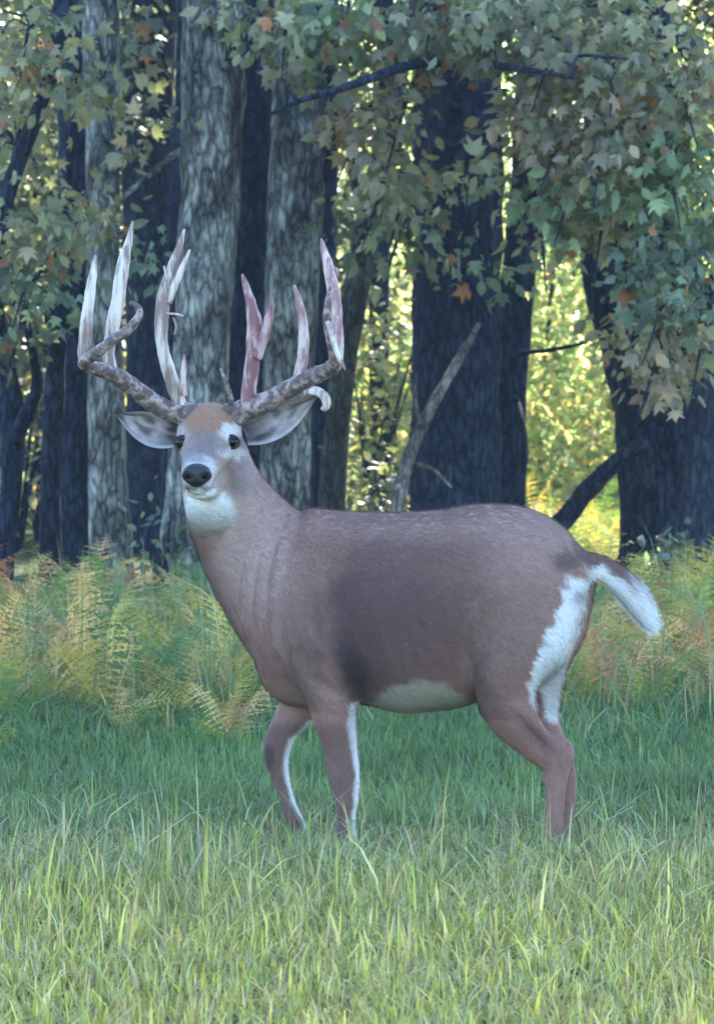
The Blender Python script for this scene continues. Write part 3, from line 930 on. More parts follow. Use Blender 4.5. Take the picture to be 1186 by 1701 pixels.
BASE = np.array([0.325, 0.188, 0.155])
colr = np.tile(BASE, (nv, 1))
def paint(mask, c):
    global colr
    mask = np.clip(mask, 0, 1)[:, None]
    colr = colr * (1 - mask) + np.array(c) * mask
def ell(px, py, rx, ry, soft=0.25, rot=0.0):
    c_, s_ = math.cos(rot), math.sin(rot)
    dx, dy = jp - px, jq - py
    u, v = dx * c_ + dy * s_, -dx * s_ + dy * c_
    r = np.sqrt((u / rx) ** 2 + (v / ry) ** 2)
    return 1 - sstep(1 - soft, 1 + soft, r)
def poly(pts, soft=8):
    """soft-edged polygon mask in coat coordinates"""
    pts = np.array(pts, float)
    inside = np.zeros(nv, bool); dist = np.full(nv, 1e9)
    for k in range(len(pts)):
        a, b = pts[k], pts[(k + 1) % len(pts)]
        cond = ((a[1] > jq) != (b[1] > jq))
        xint = (b[0] - a[0]) * (jq - a[1]) / (b[1] - a[1] + 1e-9) + a[0]
        inside ^= cond & (jp < xint)
        ab = b - a
        t = np.clip(((jp - a[0]) * ab[0] + (jq - a[1]) * ab[1]) / (ab @ ab), 0, 1)
        dist = np.minimum(dist, np.hypot(jp - a[0] - t * ab[0], jq - a[1] - t * ab[1]))
    sd = np.where(inside, dist, -dist)
    return sstep(-soft, soft, sd)
torso = (p > 400) & (q > 830)
# darker fur and painted body shade on saddle and ribs, paler shoulder blade and haunch
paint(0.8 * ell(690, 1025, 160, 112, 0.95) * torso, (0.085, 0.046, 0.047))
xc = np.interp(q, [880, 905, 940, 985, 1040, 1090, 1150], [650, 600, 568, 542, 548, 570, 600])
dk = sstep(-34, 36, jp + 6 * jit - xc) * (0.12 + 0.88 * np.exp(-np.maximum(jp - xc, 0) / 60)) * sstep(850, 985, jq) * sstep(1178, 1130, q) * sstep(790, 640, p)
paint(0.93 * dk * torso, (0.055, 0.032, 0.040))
paint(0.4 * ridge, (0.42, 0.33, 0.31))
paint(0.9 * ell(582, 1115, 24, 60, 0.7, -0.25) * torso * near, (0.035, 0.024, 0.03))  # shade painted into the hollow behind the shoulder
paint(0.5 * ell(700, 900, 170, 45, 0.6) * torso, (0.15, 0.095, 0.08))
paint(0.5 * ell(870, 990, 85, 110, 0.6), (0.26, 0.175, 0.14))
paint(0.5 * ell(850, 1090, 60, 60, 0.7), (0.2, 0.12, 0.10))
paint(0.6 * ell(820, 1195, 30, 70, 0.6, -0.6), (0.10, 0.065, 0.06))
paint(0.45 * ell(500, 1110, 40, 60, 0.6), (0.13, 0.085, 0.075))
paint(0.75 * ell(405, 885, 70, 110, 0.7, -0.4), (0.44, 0.32, 0.30))
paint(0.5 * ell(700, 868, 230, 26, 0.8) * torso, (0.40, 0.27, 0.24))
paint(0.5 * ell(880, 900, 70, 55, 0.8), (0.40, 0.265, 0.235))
paint(0.45 * ell(350, 985, 22, 90, 0.6, -0.45), (0.15, 0.10, 0.085))
leg = sstep(1180, 1215, q)
paint(0.75 * leg * (p < 700), (0.125, 0.07, 0.068))
paint(0.6 * leg * (p > 700), (0.24, 0.13, 0.105))
paint(0.75 * gauss(893, 1224, 36, 7, 0.75) * near, (0.06, 0.035, 0.035))  # shade painted along the tendon groove
# pale belly
paint(sstep(0, 14, jq - (1122 + ((p - 695) / 88) ** 2 * 42)) * (p > 590) * (p < 795) * (q > 1105), (0.36, 0.33, 0.27))
# white rump between the haunches
back = sstep(0.02, 0.3, nm[:, 0])
paint(poly([(940, 952), (976, 962), (974, 985), (962, 1040), (938, 1095), (924, 1150), (926, 1200), (905, 1190), (880, 1165), (874, 1140), (884, 1105), (905, 1055), (928, 1010)], 5) * sstep(-.15, .1, nm[:, 0]), (0.72, 0.72, 0.72))
paint(0.6 * ell(925, 1140, 34, 60, .6, -.3) * sstep(0.0, .3, nm[:, 0]) * (colr.mean(axis=1) > .45), (0.34, 0.35, 0.35))  # grey painted over the white as shadow of the inner far leg
paint(0.6 * ell(958, 985, 14, 10, .5) , (0.24, 0.18, 0.16))
# tail: brown above, white below and at its tip
tail = sstep(975, 990, p) * (q < 1075) * (q > 900)
cl = np.interp(p, [940, 1000, 1035, 1061, 1080, 1095], [930, 940, 966, 1000, 1035, 1060])
tailbrown = sstep(6, -8, jq - cl)
tp_ = catmull(np.array([B(x_, y_, w_) for x_, y_, w_ in ((950, 928, .165), (1000, 944, .17), (1035, 972, .16), (1061, 1010, .15), (1078, 1045, .15))]), 60)
dtail = np.min(np.linalg.norm(co[:, None, :] - tp_[None, 4:, :], axis=2) , axis=1) if nv < 1 else np.full(nv, 9.0)
sel = np.where((p > 930) & (q < 1085))[0]
dtail[sel] = np.min(np.linalg.norm(co[sel][:, None, :] - tp_[None, :, :], axis=2), axis=1)
ontail = sstep(0.062, 0.052, dtail)
paint(ontail * sstep(965, 985, jp), (0.75, 0.75, 0.76))
paint(np.maximum(ontail * tailbrown * sstep(1072, 1030, jp) * (p > 930), 0.0), (0.17, 0.105, 0.09))
paint(0.8 * ell(938, 930, 24, 16, .5), (0.12, 0.075, 0.065))
# pale insides and hind edges of the legs
paint(0.95 * sstep(.35, .85, nm[:, 0] + .13 * jit) * (q > 1165) * (q < 1420) * (p > 560) * (p < 620), (0.7, 0.7, 0.72))
paint(0.95 * sstep(.28, .82, nm[:, 0] + .13 * jit) * (q > 1195) * (q < 1420) * (p > 440) * (p < 535), (0.72, 0.72, 0.74))
paint(0.8 * ell(447, 1258, 12, 22, .5), (0.05, 0.035, 0.035))
# head
head = (p < 440) & (q < 905)
hm = head * 1.0
paint(hm * sstep(440, 405, p) * sstep(835, 800, q) * 0.9, (0.245, 0.20, 0.20))
paint(hm * 0.95 * ell(345, 694, 50, 28, .5), (0.30, 0.165, 0.10))
paint(hm * 0.55 * ell(342, 745, 20, 32, .6), (0.13, 0.105, 0.105))
paint(hm * 0.8 * ell(298, 718, 14, 16, .5), (0.42, 0.39, 0.39))
paint(hm * 0.95 * ell(385, 717, 20, 14, .4), (0.6, 0.58, 0.58))
paint(hm * 0.85 * ell(388, 754, 20, 10, .5), (0.5, 0.48, 0.48))
paint(hm * 0.7 * ell(298, 756, 10, 9, .5), (0.42, 0.40, 0.40))
paint(hm * 0.6 * ell(376, 800, 22, 26, .6), (0.27, 0.17, 0.12))
paint(hm * 0.5 * ell(300, 778, 12, 26, .6), (0.09, 0.075, 0.078))  # cheek shading painted on one side of the muzzle
paint(hm * 0.9 * ell(331, 784, 32, 27, .2) * front, (0.5, 0.48, 0.49))
paint(hm * 0.75 * ell(326, 760, 19, 12, .5) , (0.19, 0.16, 0.16))
paint(hm * ell(348, 850, 43, 38, .22) * sstep(0.2, -0.1, nm[:, 1]), (0.56, 0.56, 0.54))
paint(hm * 0.95 * ell(338, 823, 34, 12, .3) * front, (0.70, 0.70, 0.69))
paint(hm * 0.65 * ell(346, 870, 38, 20, .7) * front, (0.36, 0.33, 0.30))
paint(hm * 0.7 * ell(328, 810, 24, 3.2, .5) * front, (0.06, 0.05, 0.05))
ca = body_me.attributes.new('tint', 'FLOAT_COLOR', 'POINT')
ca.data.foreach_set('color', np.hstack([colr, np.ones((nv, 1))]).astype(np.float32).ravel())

def fur_mat():
    m, nt, pr, out = new_mat('deer_fur')
    a = N(nt, 'ShaderNodeAttribute', attribute_name='tint')
    tc = N(nt, 'ShaderNodeTexCoord')
    mp = N(nt, 'ShaderNodeMapping'); mp.inputs['Scale'].default_value = (55, 55, 140)
    mp.inputs['Rotation'].default_value = (0, R(-25), 0)
    nt.links.new(tc.outputs['Object'], mp.inputs['Vector'])
    nz = N(nt, 'ShaderNodeTexNoise'); nz.inputs['Scale'].default_value = 1.0; nz.inputs['Detail'].default_value = 5
    nt.links.new(mp.outputs[0], nz.inputs['Vector'])
    n2 = N(nt, 'ShaderNodeTexNoise'); n2.inputs['Scale'].default_value = 9.0; n2.inputs['Detail'].default_value = 4
    nt.links.new(tc.outputs['Object'], n2.inputs['Vector'])
    m1 = N(nt, 'ShaderNodeMapRange'); m1.inputs[3].default_value = 0.72; m1.inputs[4].default_value = 1.28
    nt.links.new(nz.outputs[0], m1.inputs[0])
    m2 = N(nt, 'ShaderNodeMapRange'); m2.inputs[3].default_value = 0.8; m2.inputs[4].default_value = 1.2
    nt.links.new(n2.outputs[0], m2.inputs[0])
    mm = N(nt, 'ShaderNodeMath', operation='MULTIPLY')
    nt.links.new(m1.outputs[0], mm.inputs[0]); nt.links.new(m2.outputs[0], mm.inputs[1])
    sc = N(nt, 'ShaderNodeVectorMath', operation='SCALE')
    nt.links.new(a.outputs['Color'], sc.inputs[0]); nt.links.new(mm.outputs[0], sc.inputs['Scale'])
    nt.links.new(sc.outputs[0], pr.inputs['Base Color'])
    pr.inputs['Roughness'].default_value = 0.75
    pr.inputs['Specular IOR Level'].default_value = 0.2
    pr.inputs['Sheen Weight'].default_value = 0.25
    pr.inputs['Sheen Roughness'].default_value = 0.4
    b = N(nt, 'ShaderNodeBump'); b.inputs['Strength'].default_value = 0.35; b.inputs['Distance'].default_value = 0.004
    nt.links.new(nz.outputs[0], b.inputs['Height']); nt.links.new(b.outputs[0], pr.inputs['Normal'])
    return m
M_fur = fur_mat()
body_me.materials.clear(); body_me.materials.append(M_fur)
for pl in body_me.polygons: pl.use_smooth = True
deer_base = np.array([(720 - CX) / PXM, D0, 0.0])
deer = thing('deer', 'big antlered buck standing side-on in the grass and looking at the camera', 'deer', tuple(deer_base))
body_me.transform(Matrix.Translation(-Vector(deer_base)))
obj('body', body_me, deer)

def coat_hair(n):
    """short lying hairs that follow the coat, coloured by the skin they stand on"""
    tri = []
    me = body_me
    me.calc_loop_triangles()
    lt = np.empty(len(me.loop_triangles) * 3, dtype=np.int32); me.loop_triangles.foreach_get('vertices', lt); lt = lt.reshape(-1, 3)
    cl_ = np.empty(nv * 3, dtype=np.float32); me.vertices.foreach_get('co', cl_); cl_ = cl_.reshape(-1, 3).astype(float)
    nr = normals()
    A_, B_, C_ = cl_[lt[:, 0]], cl_[lt[:, 1]], cl_[lt[:, 2]]
    ar = np.linalg.norm(np.cross(B_ - A_, C_ - A_), axis=1)
    k = rng.choice(len(lt), n, p=ar / ar.sum())
    u, v = rng.random(n), rng.random(n)
    f = u + v > 1; u[f], v[f] = 1 - u[f], 1 - v[f]
    P0 = A_[k] + (B_[k] - A_[k]) * u[:, None] + (C_[k] - A_[k]) * v[:, None]
    nn_ = nr[lt[k, 0]]
    onhead = (P0[:, 0] < (425 - CX) / PXM - deer_base[0] + rng.normal(0, .02, n)) & (P0[:, 2] > CAMZ - (865 - HY) / PXM + rng.normal(0, .03, n))
    flow = np.where(onhead[:, None], np.array([0.1, 0.55, -0.2]), np.array([0.75, -0.3, -0.55]))
    low = P0[:, 2] < 0.42
    flow = np.where(low[:, None], np.array([0.25, 0, -1.0]), flow) + rng.normal(0, .18, (n, 3))
    fl = flow - nn_ * np.sum(flow * nn_, axis=1)[:, None]
    fl /= np.linalg.norm(fl, axis=1)[:, None] + 1e-6
    d_ = fl + nn_ * rng.uniform(.12, .42, (n, 1))
    whiteness = sstep(.3, .55, colr[lt[k, 0]].mean(axis=1)) * ~onhead * (P0[:, 2] > .45)
    L = rng.uniform(.010, .024, n) * np.where(onhead, .5, 1) * np.where(low, .6, 1) * (1 + np.where(P0[:, 0] + deer_base[0] > (1002 - CX) / PXM, 1.0, 0.45) * whiteness)
    sd = np.cross(d_, nn_); sd /= np.linalg.norm(sd, axis=1)[:, None] + 1e-6
    w = 0.0012
    V = np.stack([P0 - sd * w - nn_ * .001, P0 + sd * w - nn_ * .001, P0 + d_ * L[:, None]], 1).reshape(-1, 3)
    t = colr[lt[k, 0]] * rng.uniform(.75, 1.3, (n, 1))
    return mesh_np('coat_hair', V, np.arange(3 * n).reshape(-1, 3), M_hair, smooth=False, tint=np.repeat(t, 3, axis=0))
mh, nth, ph_, outh = new_mat('deer_hair')
ah = N(nth, 'ShaderNodeAttribute', attribute_name='tint')
nth.links.new(ah.outputs['Color'], ph_.inputs['Base Color'])
ph_.inputs['Roughness'].default_value = 0.6
ph_.inputs['Specular IOR Level'].default_value = 0.25
M_hair = mh
obj('coat_hair', coat_hair(300000), deer, 'stuff')

# ears
def ear_mat():
    m, nt, pr, out = new_mat('ear_hair')
    a = N(nt, 'ShaderNodeAttribute', attribute_name='tint')
    tc = N(nt, 'ShaderNodeTexCoord')
    nz = N(nt, 'ShaderNodeTexNoise'); nz.inputs['Scale'].default_value = 45; nz.inputs['Detail'].default_value = 5
    nt.links.new(tc.outputs['Object'], nz.inputs['Vector'])
    m1 = N(nt, 'ShaderNodeMapRange'); m1.inputs[3].default_value = 0.6; m1.inputs[4].default_value = 1.35
    nt.links.new(nz.outputs[0], m1.inputs[0])
    sc = N(nt, 'ShaderNodeVectorMath', operation='SCALE')
    nt.links.new(a.outputs['Color'], sc.inputs[0]); nt.links.new(m1.outputs[0], sc.inputs['Scale'])
    nt.links.new(sc.outputs[0], pr.inputs['Base Color'])
    pr.inputs['Roughness'].default_value = 0.85
    pr.inputs['Specular IOR Level'].default_value = 0.15
    return m
M_ear = ear_mat()
def ear(base, tip, w0, w1, width, flip):
    """a cupped leaf-shaped ear, its hollow turned to the camera"""
    a = B(*base, w0); b = B(*tip, w1)
    L = b - a
    ax = L / np.linalg.norm(L)
    fw = np.array([0, -1.0, 0]); fw = fw - ax * (fw @ ax); fw /= np.linalg.norm(fw)
    ac = np.cross(ax, fw) * flip
    nt_, ns = 22, 17
    front_, back_, tint = [], [], []
    for i in range(nt_):
        t = i / (nt_ - 1)
        wd = width * (0.30 + 0.70 * math.sin(math.pi * min(1, (t * 0.92 + 0.12)) ** 0.85)) * (1 - t ** 7)
        wd = max(wd, 0.002)
        for j in range(ns):
            s = j / (ns - 1) * 2 - 1
            cup = 0.045 * (1 - t * 0.6) * (s * s) * (1 if t < 0.98 else 0.3)
            bend = 0.02 * math.sin(math.pi * t)
            pt = a + L * t + ac * (s * wd * (0.82 if s < 0 else 1.0)) + fw * (cup - 0.03 * (1 - t)) - np.array([0, 0, 1]) * bend * 0.3
            front_.append(pt)
            back_.append(pt - fw * (0.007 * (1 - abs(s) ** 4) + 0.001))
            edge = sstep(0.72, 0.95, abs(s)) if True else 0
            blot = mnoise.noise(Vector((t * 5 + flip * 7, s * 2.5, 3)))
            inner = np.array([0.36, 0.32, 0.34]) * (1 + 0.5 * blot)
            inner = inner * (1 - 0.5 * sstep(-0.02, -0.22, blot)) * (0.45 + 0.55 * sstep(0.08, 0.42, t)) * (0.9 + 0.25 * mnoise.noise(Vector((t * 9, s * 14, flip))))
            c = inner * (1 - edge) + np.array([0.5, 0.47, 0.46]) * edge
            tipd = sstep(0.82, 1.0, t) * 0.6
            tint.append(c * (1 - tipd) + np.array([0.08, 0.06, 0.06]) * tipd)
    V = np.array(front_ + back_)
    n1 = nt_ * ns
    idx = np.arange(n1).reshape(nt_, ns)
    q1 = np.stack([idx[:-1, :-1], idx[:-1, 1:], idx[1:, 1:], idx[1:, :-1]], -1).reshape(-1, 4)
    q2 = q1[:, ::-1] + n1
    rim = np.concatenate([idx[0, :], idx[1:, -1], idx[-1, -2::-1], idx[-2:0:-1, 0]])
    r2 = np.roll(rim, -1)
    q3 = np.stack([rim, r2, r2 + n1, rim + n1], -1)
    tint = np.vstack([np.array(tint), np.tile([0.13, 0.09, 0.08], (n1, 1))])
    if flip < 0:
        q1, q2, q3 = q1[:, ::-1], q2[:, ::-1], q3[:, ::-1]
    o = obj('ear', mesh_np('ear', V - deer_base, [np.vstack([q1, q2, q3])], M_ear, tint=tint), deer)
    return o
ear((404, 720), (531, 655), -.15, -.12, 0.060, 1)
ear((300, 722), (190, 686), -.16, -.16, 0.058, -1)

# eyes, nose
def ellipsoid(c, r, seg=24, rings=14, axes=None):
    rows = []
    th = np.linspace(0, math.pi, rings); ph = np.linspace(0, 2 * math.pi, seg, endpoint=False)
    P = np.stack([np.outer(np.sin(th), np.cos(ph)) * r[0], np.outer(np.cos(th), np.ones(seg)) * -r[1], np.outer(np.sin(th), np.sin(ph)) * r[2]], -1).reshape(-1, 3)
    i = np.arange(rings - 1)[:, None] * seg; j = np.arange(seg)[None]; j2 = (j + 1) % seg
    Fq = np.stack([i + j, i + seg + j, i + seg + j2, i + j2], -1).reshape(-1, 4)
    if axes is not None: P = P @ np.array(axes)
    return P + np.asarray(c), [Fq]
M_eye = simple_mat('eye_dark', (0.008, 0.006, 0.006), 0.18, 0.25, 5, 0.2)
M_lid = simple_mat('eyelid_dark', (0.035, 0.026, 0.024), 0.6, 0.3, 40, 0.3)
M_nose = simple_mat('nose_wet', (0.009, 0.010, 0.013), 0.36, 0.42, 160, 0.3, 0.6)
from mathutils.bvhtree import BVHTree
bv = BVHTree.FromPolygons([tuple(v.co) for v in body_me.vertices], [tuple(pl.vertices) for pl in body_me.polygons])
def surf(px, py):
    """first point of the body on a sight line, in buck coordinates"""
    o = Vector(np.array([0, 0, CAMZ]) - deer_base); d = Vector(at(px, py, 12.0) - np.array([0, 0, CAMZ])).normalized()
    h = bv.ray_cast(o, d)
    return (np.array(h[0]), np.array(h[1])) if h[0] is not None else (np.array(B(px, py, 0)) - deer_base, np.array([0, -1, 0]))
for ex, ey, sg in ((300, 735, -1), (387, 734, 1)):
    c, nn = surf(ex + (3 if sg < 0 else -2), ey)
    V, fs = ellipsoid(c + np.array([0.002 * -sg, -0.001, 0]), (0.022, 0.020, 0.0195))
    e = obj('eye', mesh_np('eye', V, fs, M_eye), deer)
    # lids: a dark rim round the eye, with a lighter fold above
    th = np.linspace(0, 2 * math.pi, 21)
    ring = [[c[0] + 0.024 * math.cos(a), c[1] - 0.005 + 0.007 * abs(math.cos(a)), c[2] + 0.0205 * math.sin(a) - 0.002 * sg * math.cos(a), 0.0034] for a in th]
    V, fs = tube(np.array(ring), seg=7)
    obj('eyelid', mesh_np('eyelid', V, fs, M_lid), e)
c, nn = surf(327, 790)
parts_n = []
V, fs = ellipsoid(c + np.array([0, 0.012, 0.0]), (0.046, 0.03, 0.036), 32, 20)
V0 = V - c
wid = 1 - 0.30 * sstep(0.0, -0.036, V0[:, 2])
V = c + V0 * np.stack([wid, np.ones_like(wid), np.ones_like(wid)], -1)
for sx in (-1, 1):       # nostrils pressed in
    nc_ = c + np.array([sx * 0.028, -0.012, -0.004])
    dd = np.linalg.norm((V - nc_) / np.array([0.012, 0.02, 0.011]), axis=1)
    V[:, 1] += 0.012 * np.exp(-0.5 * dd ** 2)
nose = obj('nose', mesh_np('nose', V, fs, M_nose), deer)
M_nostril = simple_mat('nostril', (0.003, 0.003, 0.003), 0.9, 0.1)
for sx in (-1, 1):
    Vn, fn = ellipsoid(c + np.array([sx * 0.027, -0.0105, -0.004]), (0.009, 0.006, 0.006), 14, 8)
    obj('nostril', mesh_np('nostril', Vn, fn, M_nostril), nose)
# hooves
M_hoof = simple_mat('hoof_horn', (0.02, 0.017, 0.015), 0.5, 0.4, 60, 0.3)
for hx, hy, hw in ((912, 1424, .165), (930, 1398, .07), (570, 1418, -.02), (500, 1402, -.26)):
    for s in (-1, 1):
        b0_ = B(hx, hy, hw + s * 0.016)
        V, fs = tube(np.array([[b0_[0] + .006, b0_[1], b0_[2] + .012, .019, .012], [b0_[0] - .004, b0_[1], b0_[2] - .012, .025, .015], [b0_[0] - .012, b0_[1], max(b0_[2] - .034, 0.003), .031, .016], [b0_[0] - .014, b0_[1], max(b0_[2] - .038, 0.001), .030, .015]]), seg=14, side=(0, 1, 0))
        obj('hoof', mesh_np('hoof', V - deer_base, fs, M_hoof), deer)

# antlers: each a beam with its tines, the velvet half shed
def antler_mat(name, bone, velvet, amount, zs=.28):
    m, nt, pr, out = new_mat(name)
    tc = N(nt, 'ShaderNodeTexCoord')
    mp = N(nt, 'ShaderNodeMapping'); mp.inputs['Scale'].default_value = (1, 1, zs)
    nt.links.new(tc.outputs['Object'], mp.inputs['Vector'])
    nz = N(nt, 'ShaderNodeTexNoise'); nz.inputs['Scale'].default_value = 38; nz.inputs['Detail'].default_value = 5; nz.inputs['Roughness'].default_value = .65
    nt.links.new(mp.outputs[0], nz.inputs['Vector'])
    r = ramp(nt, [(0.42 + 0.35 * (amount - .5) * -1, bone), (0.56 + 0.35 * (amount - .5) * -1, velvet)])
    # a high amount puts the velvet colour over more of the noise
    nt.links.new(nz.outputs[0], r.inputs[0])
    nt.links.new(r.outputs[0], pr.inputs['Base Color'])
    pr.inputs['Roughness'].default_value = .6
    b = N(nt, 'ShaderNodeBump'); b.inputs['Strength'].default_value = .5; b.inputs['Distance'].default_value = .004
    nt.links.new(nz.outputs[0], b.inputs['Height']); nt.links.new(b.outputs[0], pr.inputs['Normal'])
    return m
M_bone = antler_mat('antler_bone', (0.64, 0.57, 0.51), (0.22, 0.145, 0.13), 0.47, .10)
M_pink = antler_mat('antler_pink', (0.6, 0.48, 0.45), (0.3, 0.15, 0.16), 0.5)
M_blood = antler_mat('antler_blood', (0.5, 0.36, 0.35), (0.2, 0.08, 0.09), 0.55)
M_beam = antler_mat('antler_beam', (0.38, 0.30, 0.28), (0.10, 0.066, 0.064), 0.56, 1.0)
M_velvet = antler_mat('antler_velvet', (0.13, 0.10, 0.10), (0.05, 0.04, 0.042), 0.6)
def Z(zx, zy, w, r):      # coordinates read off the enlarged head
    pt = B(100 + zx / 2.281, 350 + zy / 2.281, w)
    return [*pt, r / 2.281 / PXM]
def tine(parent, rows, mat, name='tine', n=36, seg=18, rough=.15):
    pts = np.array([Z(*r) for r in rows])
    V, fs = tube(pts, seg=seg, n=n, rough=rough, nscale=42, seed=rows[0][0] * .01, flute=1.6 if name == 'tine' else 0.5)
    return obj(name, mesh_np(name, V - deer_base, fs, mat), parent)
# rows: enlarged x, y, metres towards the camera, radius in enlarged pixels
AL = tine(deer, [(500, 790, -.14, 30), (470, 762, -.13, 34), (400, 752, -.12, 38), (330, 708, -.10, 36), (260, 655, -.06, 34), (190, 614, -.02, 31), (120, 592, .03, 27), (92, 575, .08, 24), (130, 545, .13, 22), (200, 492, .17, 21), (258, 452, .19, 19), (292, 412, .20, 16), (302, 385, .20, 14), (288, 358, .20, 12), (264, 349, .20, 8)], M_beam, 'antler', n=110, seg=18)
tine(AL, [(462, 750, -.13, 26), (425, 650, -.13, 26), (395, 545, -.13, 24), (384, 450, -.13, 25), (392, 340, -.14, 27), (420, 235, -.15, 21), (448, 150, -.15, 15), (472, 70, -.16, 4)], M_bone, n=60)
tine(AL, [(408, 350, -.135, 16), (440, 270, -.13, 14), (468, 205, -.13, 11), (492, 148, -.13, 4)], M_bone)
tine(AL, [(470, 700, -.10, 13), (466, 640, -.09, 12), (469, 590, -.09, 10), (471, 545, -.09, 4)], M_pink)
tine(AL, [(195, 612, -.02, 24), (186, 540, -.02, 22), (200, 440, -.02, 26), (222, 320, -.03, 25), (240, 200, -.04, 22), (262, 110, -.05, 13), (276, 38, -.05, 3)], M_bone, n=60)
tine(AL, [(100, 585, .05, 22), (92, 540, .05, 22), (98, 440, .05, 23), (112, 330, .04, 20), (126, 240, .04, 14), (135, 170, .03, 4)], M_bone, n=50)
for rows in ([(400, 390, -.12, 4), (440, 392, -.11, 5), (468, 400, -.11, 3)], [(430, 405, -.11, 4), (440, 440, -.11, 4), (432, 470, -.11, 2)], [(395, 210, -.14, 4), (400, 240, -.13, 4), (402, 262, -.13, 2)]):
    tine(AL, rows, M_pink, 'velvet_shred', n=12, seg=7)
AR = tine(deer, [(640, 800, -.14, 30), (660, 765, -.13, 36), (735, 742, -.12, 42), (810, 708, -.10, 37), (880, 670, -.06, 34), (950, 632, -.01, 33), (1015, 604, .04, 29), (1042, 570, .09, 25), (1030, 500, .13, 20), (1013, 420, .15, 17), (1016, 345, .16, 14), (1024, 288, .16, 5)], M_beam, 'antler', n=110, seg=18)
tine(AR, [(1038, 600, .04, 24), (1050, 540, .04, 24), (1048, 440, .03, 25), (1038, 320, .02, 25), (1018, 215, .01, 20), (1000, 150, .0, 12), (990, 105, .0, 3)], M_pink, n=56)
tine(AR, [(900, 660, -.04, 24), (914, 590, -.04, 23), (924, 500, -.04, 21), (920, 410, -.04, 18), (905, 340, -.04, 13), (888, 282, -.04, 4)], M_pink, n=50)
tine(AR, [(712, 740, -.12, 30), (718, 660, -.12, 29), (728, 580, -.12, 28), (736, 500, -.12, 32), (738, 430, -.12, 30), (722, 350, -.12, 20), (706, 290, -.12, 14), (690, 240, -.12, 4)], M_blood, n=60)
tine(AR, [(742, 560, -.11, 22), (766, 490, -.11, 20), (786, 420, -.11, 18), (798, 365, -.11, 12), (801, 318, -.11, 3)], M_blood, n=40)
tine(AR, [(650, 730, -.10, 12), (640, 680, -.09, 9), (624, 635, -.08, 7), (608, 598, -.08, 3)], M_beam)
tine(AR, [(1012, 420, .17, 8), (1030, 480, .185, 9), (1052, 545, .19, 10), (1080, 605, .19, 4)], M_bone, 'velvet_shred', n=20, seg=8)
tine(AR, [(930, 690, -.02, 14), (965, 684, .0, 17), (998, 702, .01, 18), (1008, 735, .01, 17), (992, 756, .01, 9)], M_bone, n=30)
tine(AR, [(1035, 215, .0, 6), (1048, 225, .01, 7), (1052, 250, .01, 4)], M_blood, 'velvet_shred', n=10, seg=7)

for par, rows in ((AL, [(492, 792, -.125, 22), (482, 776, -.12, 44), (472, 762, -.115, 46), (462, 752, -.112, 34)]), (AR, [(644, 796, -.125, 22), (654, 780, -.12, 46), (664, 766, -.115, 48), (676, 756, -.112, 34)])):
    tine(par, rows, M_beam, 'burr', n=14, seg=22, rough=.4)

# ------------------------------------------------------------------ ferns
def frond_mesh(k, length=0.62, pairs=19):
    r = np.random.default_rng(100 + k)
    V, Q, Tn = [], [], []
    arch = 0.45 + 0.4 * r.random(); sway = r.normal(0, .10); droop = r.uniform(.6, 1.05)
    rows = []
    for i in range(pairs + 1):
        t = i / pairs
        y = length * t * (1 - 0.18 * t)
        z = length * (arch * t - arch * droop * t ** 2.4)
        rows.append((t, y, z))
    path = np.array([[0.012 * math.sin(3 * t + k) + sway * t * t, y, z, 0.0022 * (1.15 - t)] for t, y, z in rows])
    Vr, fr = tube(path, seg=4)
    V.append(Vr); n = len(Vr); tris = []
    for f in fr:
        if f.shape[1] == 4: tris += [f[:, [0, 1, 2]], f[:, [0, 2, 3]]]
        else: tris.append(f)
    for i in range(1, pairs + 1):
        t, y, z = rows[i]
        L = length * 0.30 * math.sin(math.pi * (0.10 + 0.90 * t) ** 0.75) * r.uniform(.6, 1.15) * (0.82 if r.random() < .2 else 1.0) + 0.004
        for sg in (-1, 1):
            dirn = np.array([sg * 0.93, 0.36 + r.normal(0, .1), -0.1 - 0.4 * r.random()]); dirn /= np.linalg.norm(dirn)
            fwd = np.array([0, 0.95, 0.2])
            o0 = np.array([path[i, 0], y, z])
            m = 5
            pts = [o0]
            for q_ in range(1, m + 1):
                s = q_ / m
                cpt = o0 + dirn * L * s + np.array([0, 0, -0.12 * L * s * s])
                wd = L * 0.085 * (1 - s * 0.85) * (1.5 if q_ % 2 else 0.8) * r.uniform(.7, 1.3)
                pts.append(cpt + fwd * wd); pts.append(cpt - fwd * wd); pts.append(cpt - dirn * L * 0.03)
            pts = np.array(pts)
            V.append(pts)
            for q_ in range(m):
                a = n + 1 + q_ * 3; pr_ = n if q_ == 0 else n + 1 + (q_ - 1) * 3 + 2
                tris.append(np.array([[pr_, a, a + 2], [pr_, a + 2, a + 1]]))
            n += len(pts)
    return mesh_np('frond', np.vstack(V), np.vstack(tris), M_fern, smooth=False)
FR = [frond_mesh(k) for k in range(12)]
FERN_COL = {
    'straw': (0.46, 0.33, 0.17), 'yellow': (0.34, 0.30, 0.10), 'green': (0.085, 0.17, 0.06), 'blue': (0.08, 0.17, 0.09), 'rust': (0.30, 0.125, 0.07), 'pale': (0.20, 0.26, 0.09)}
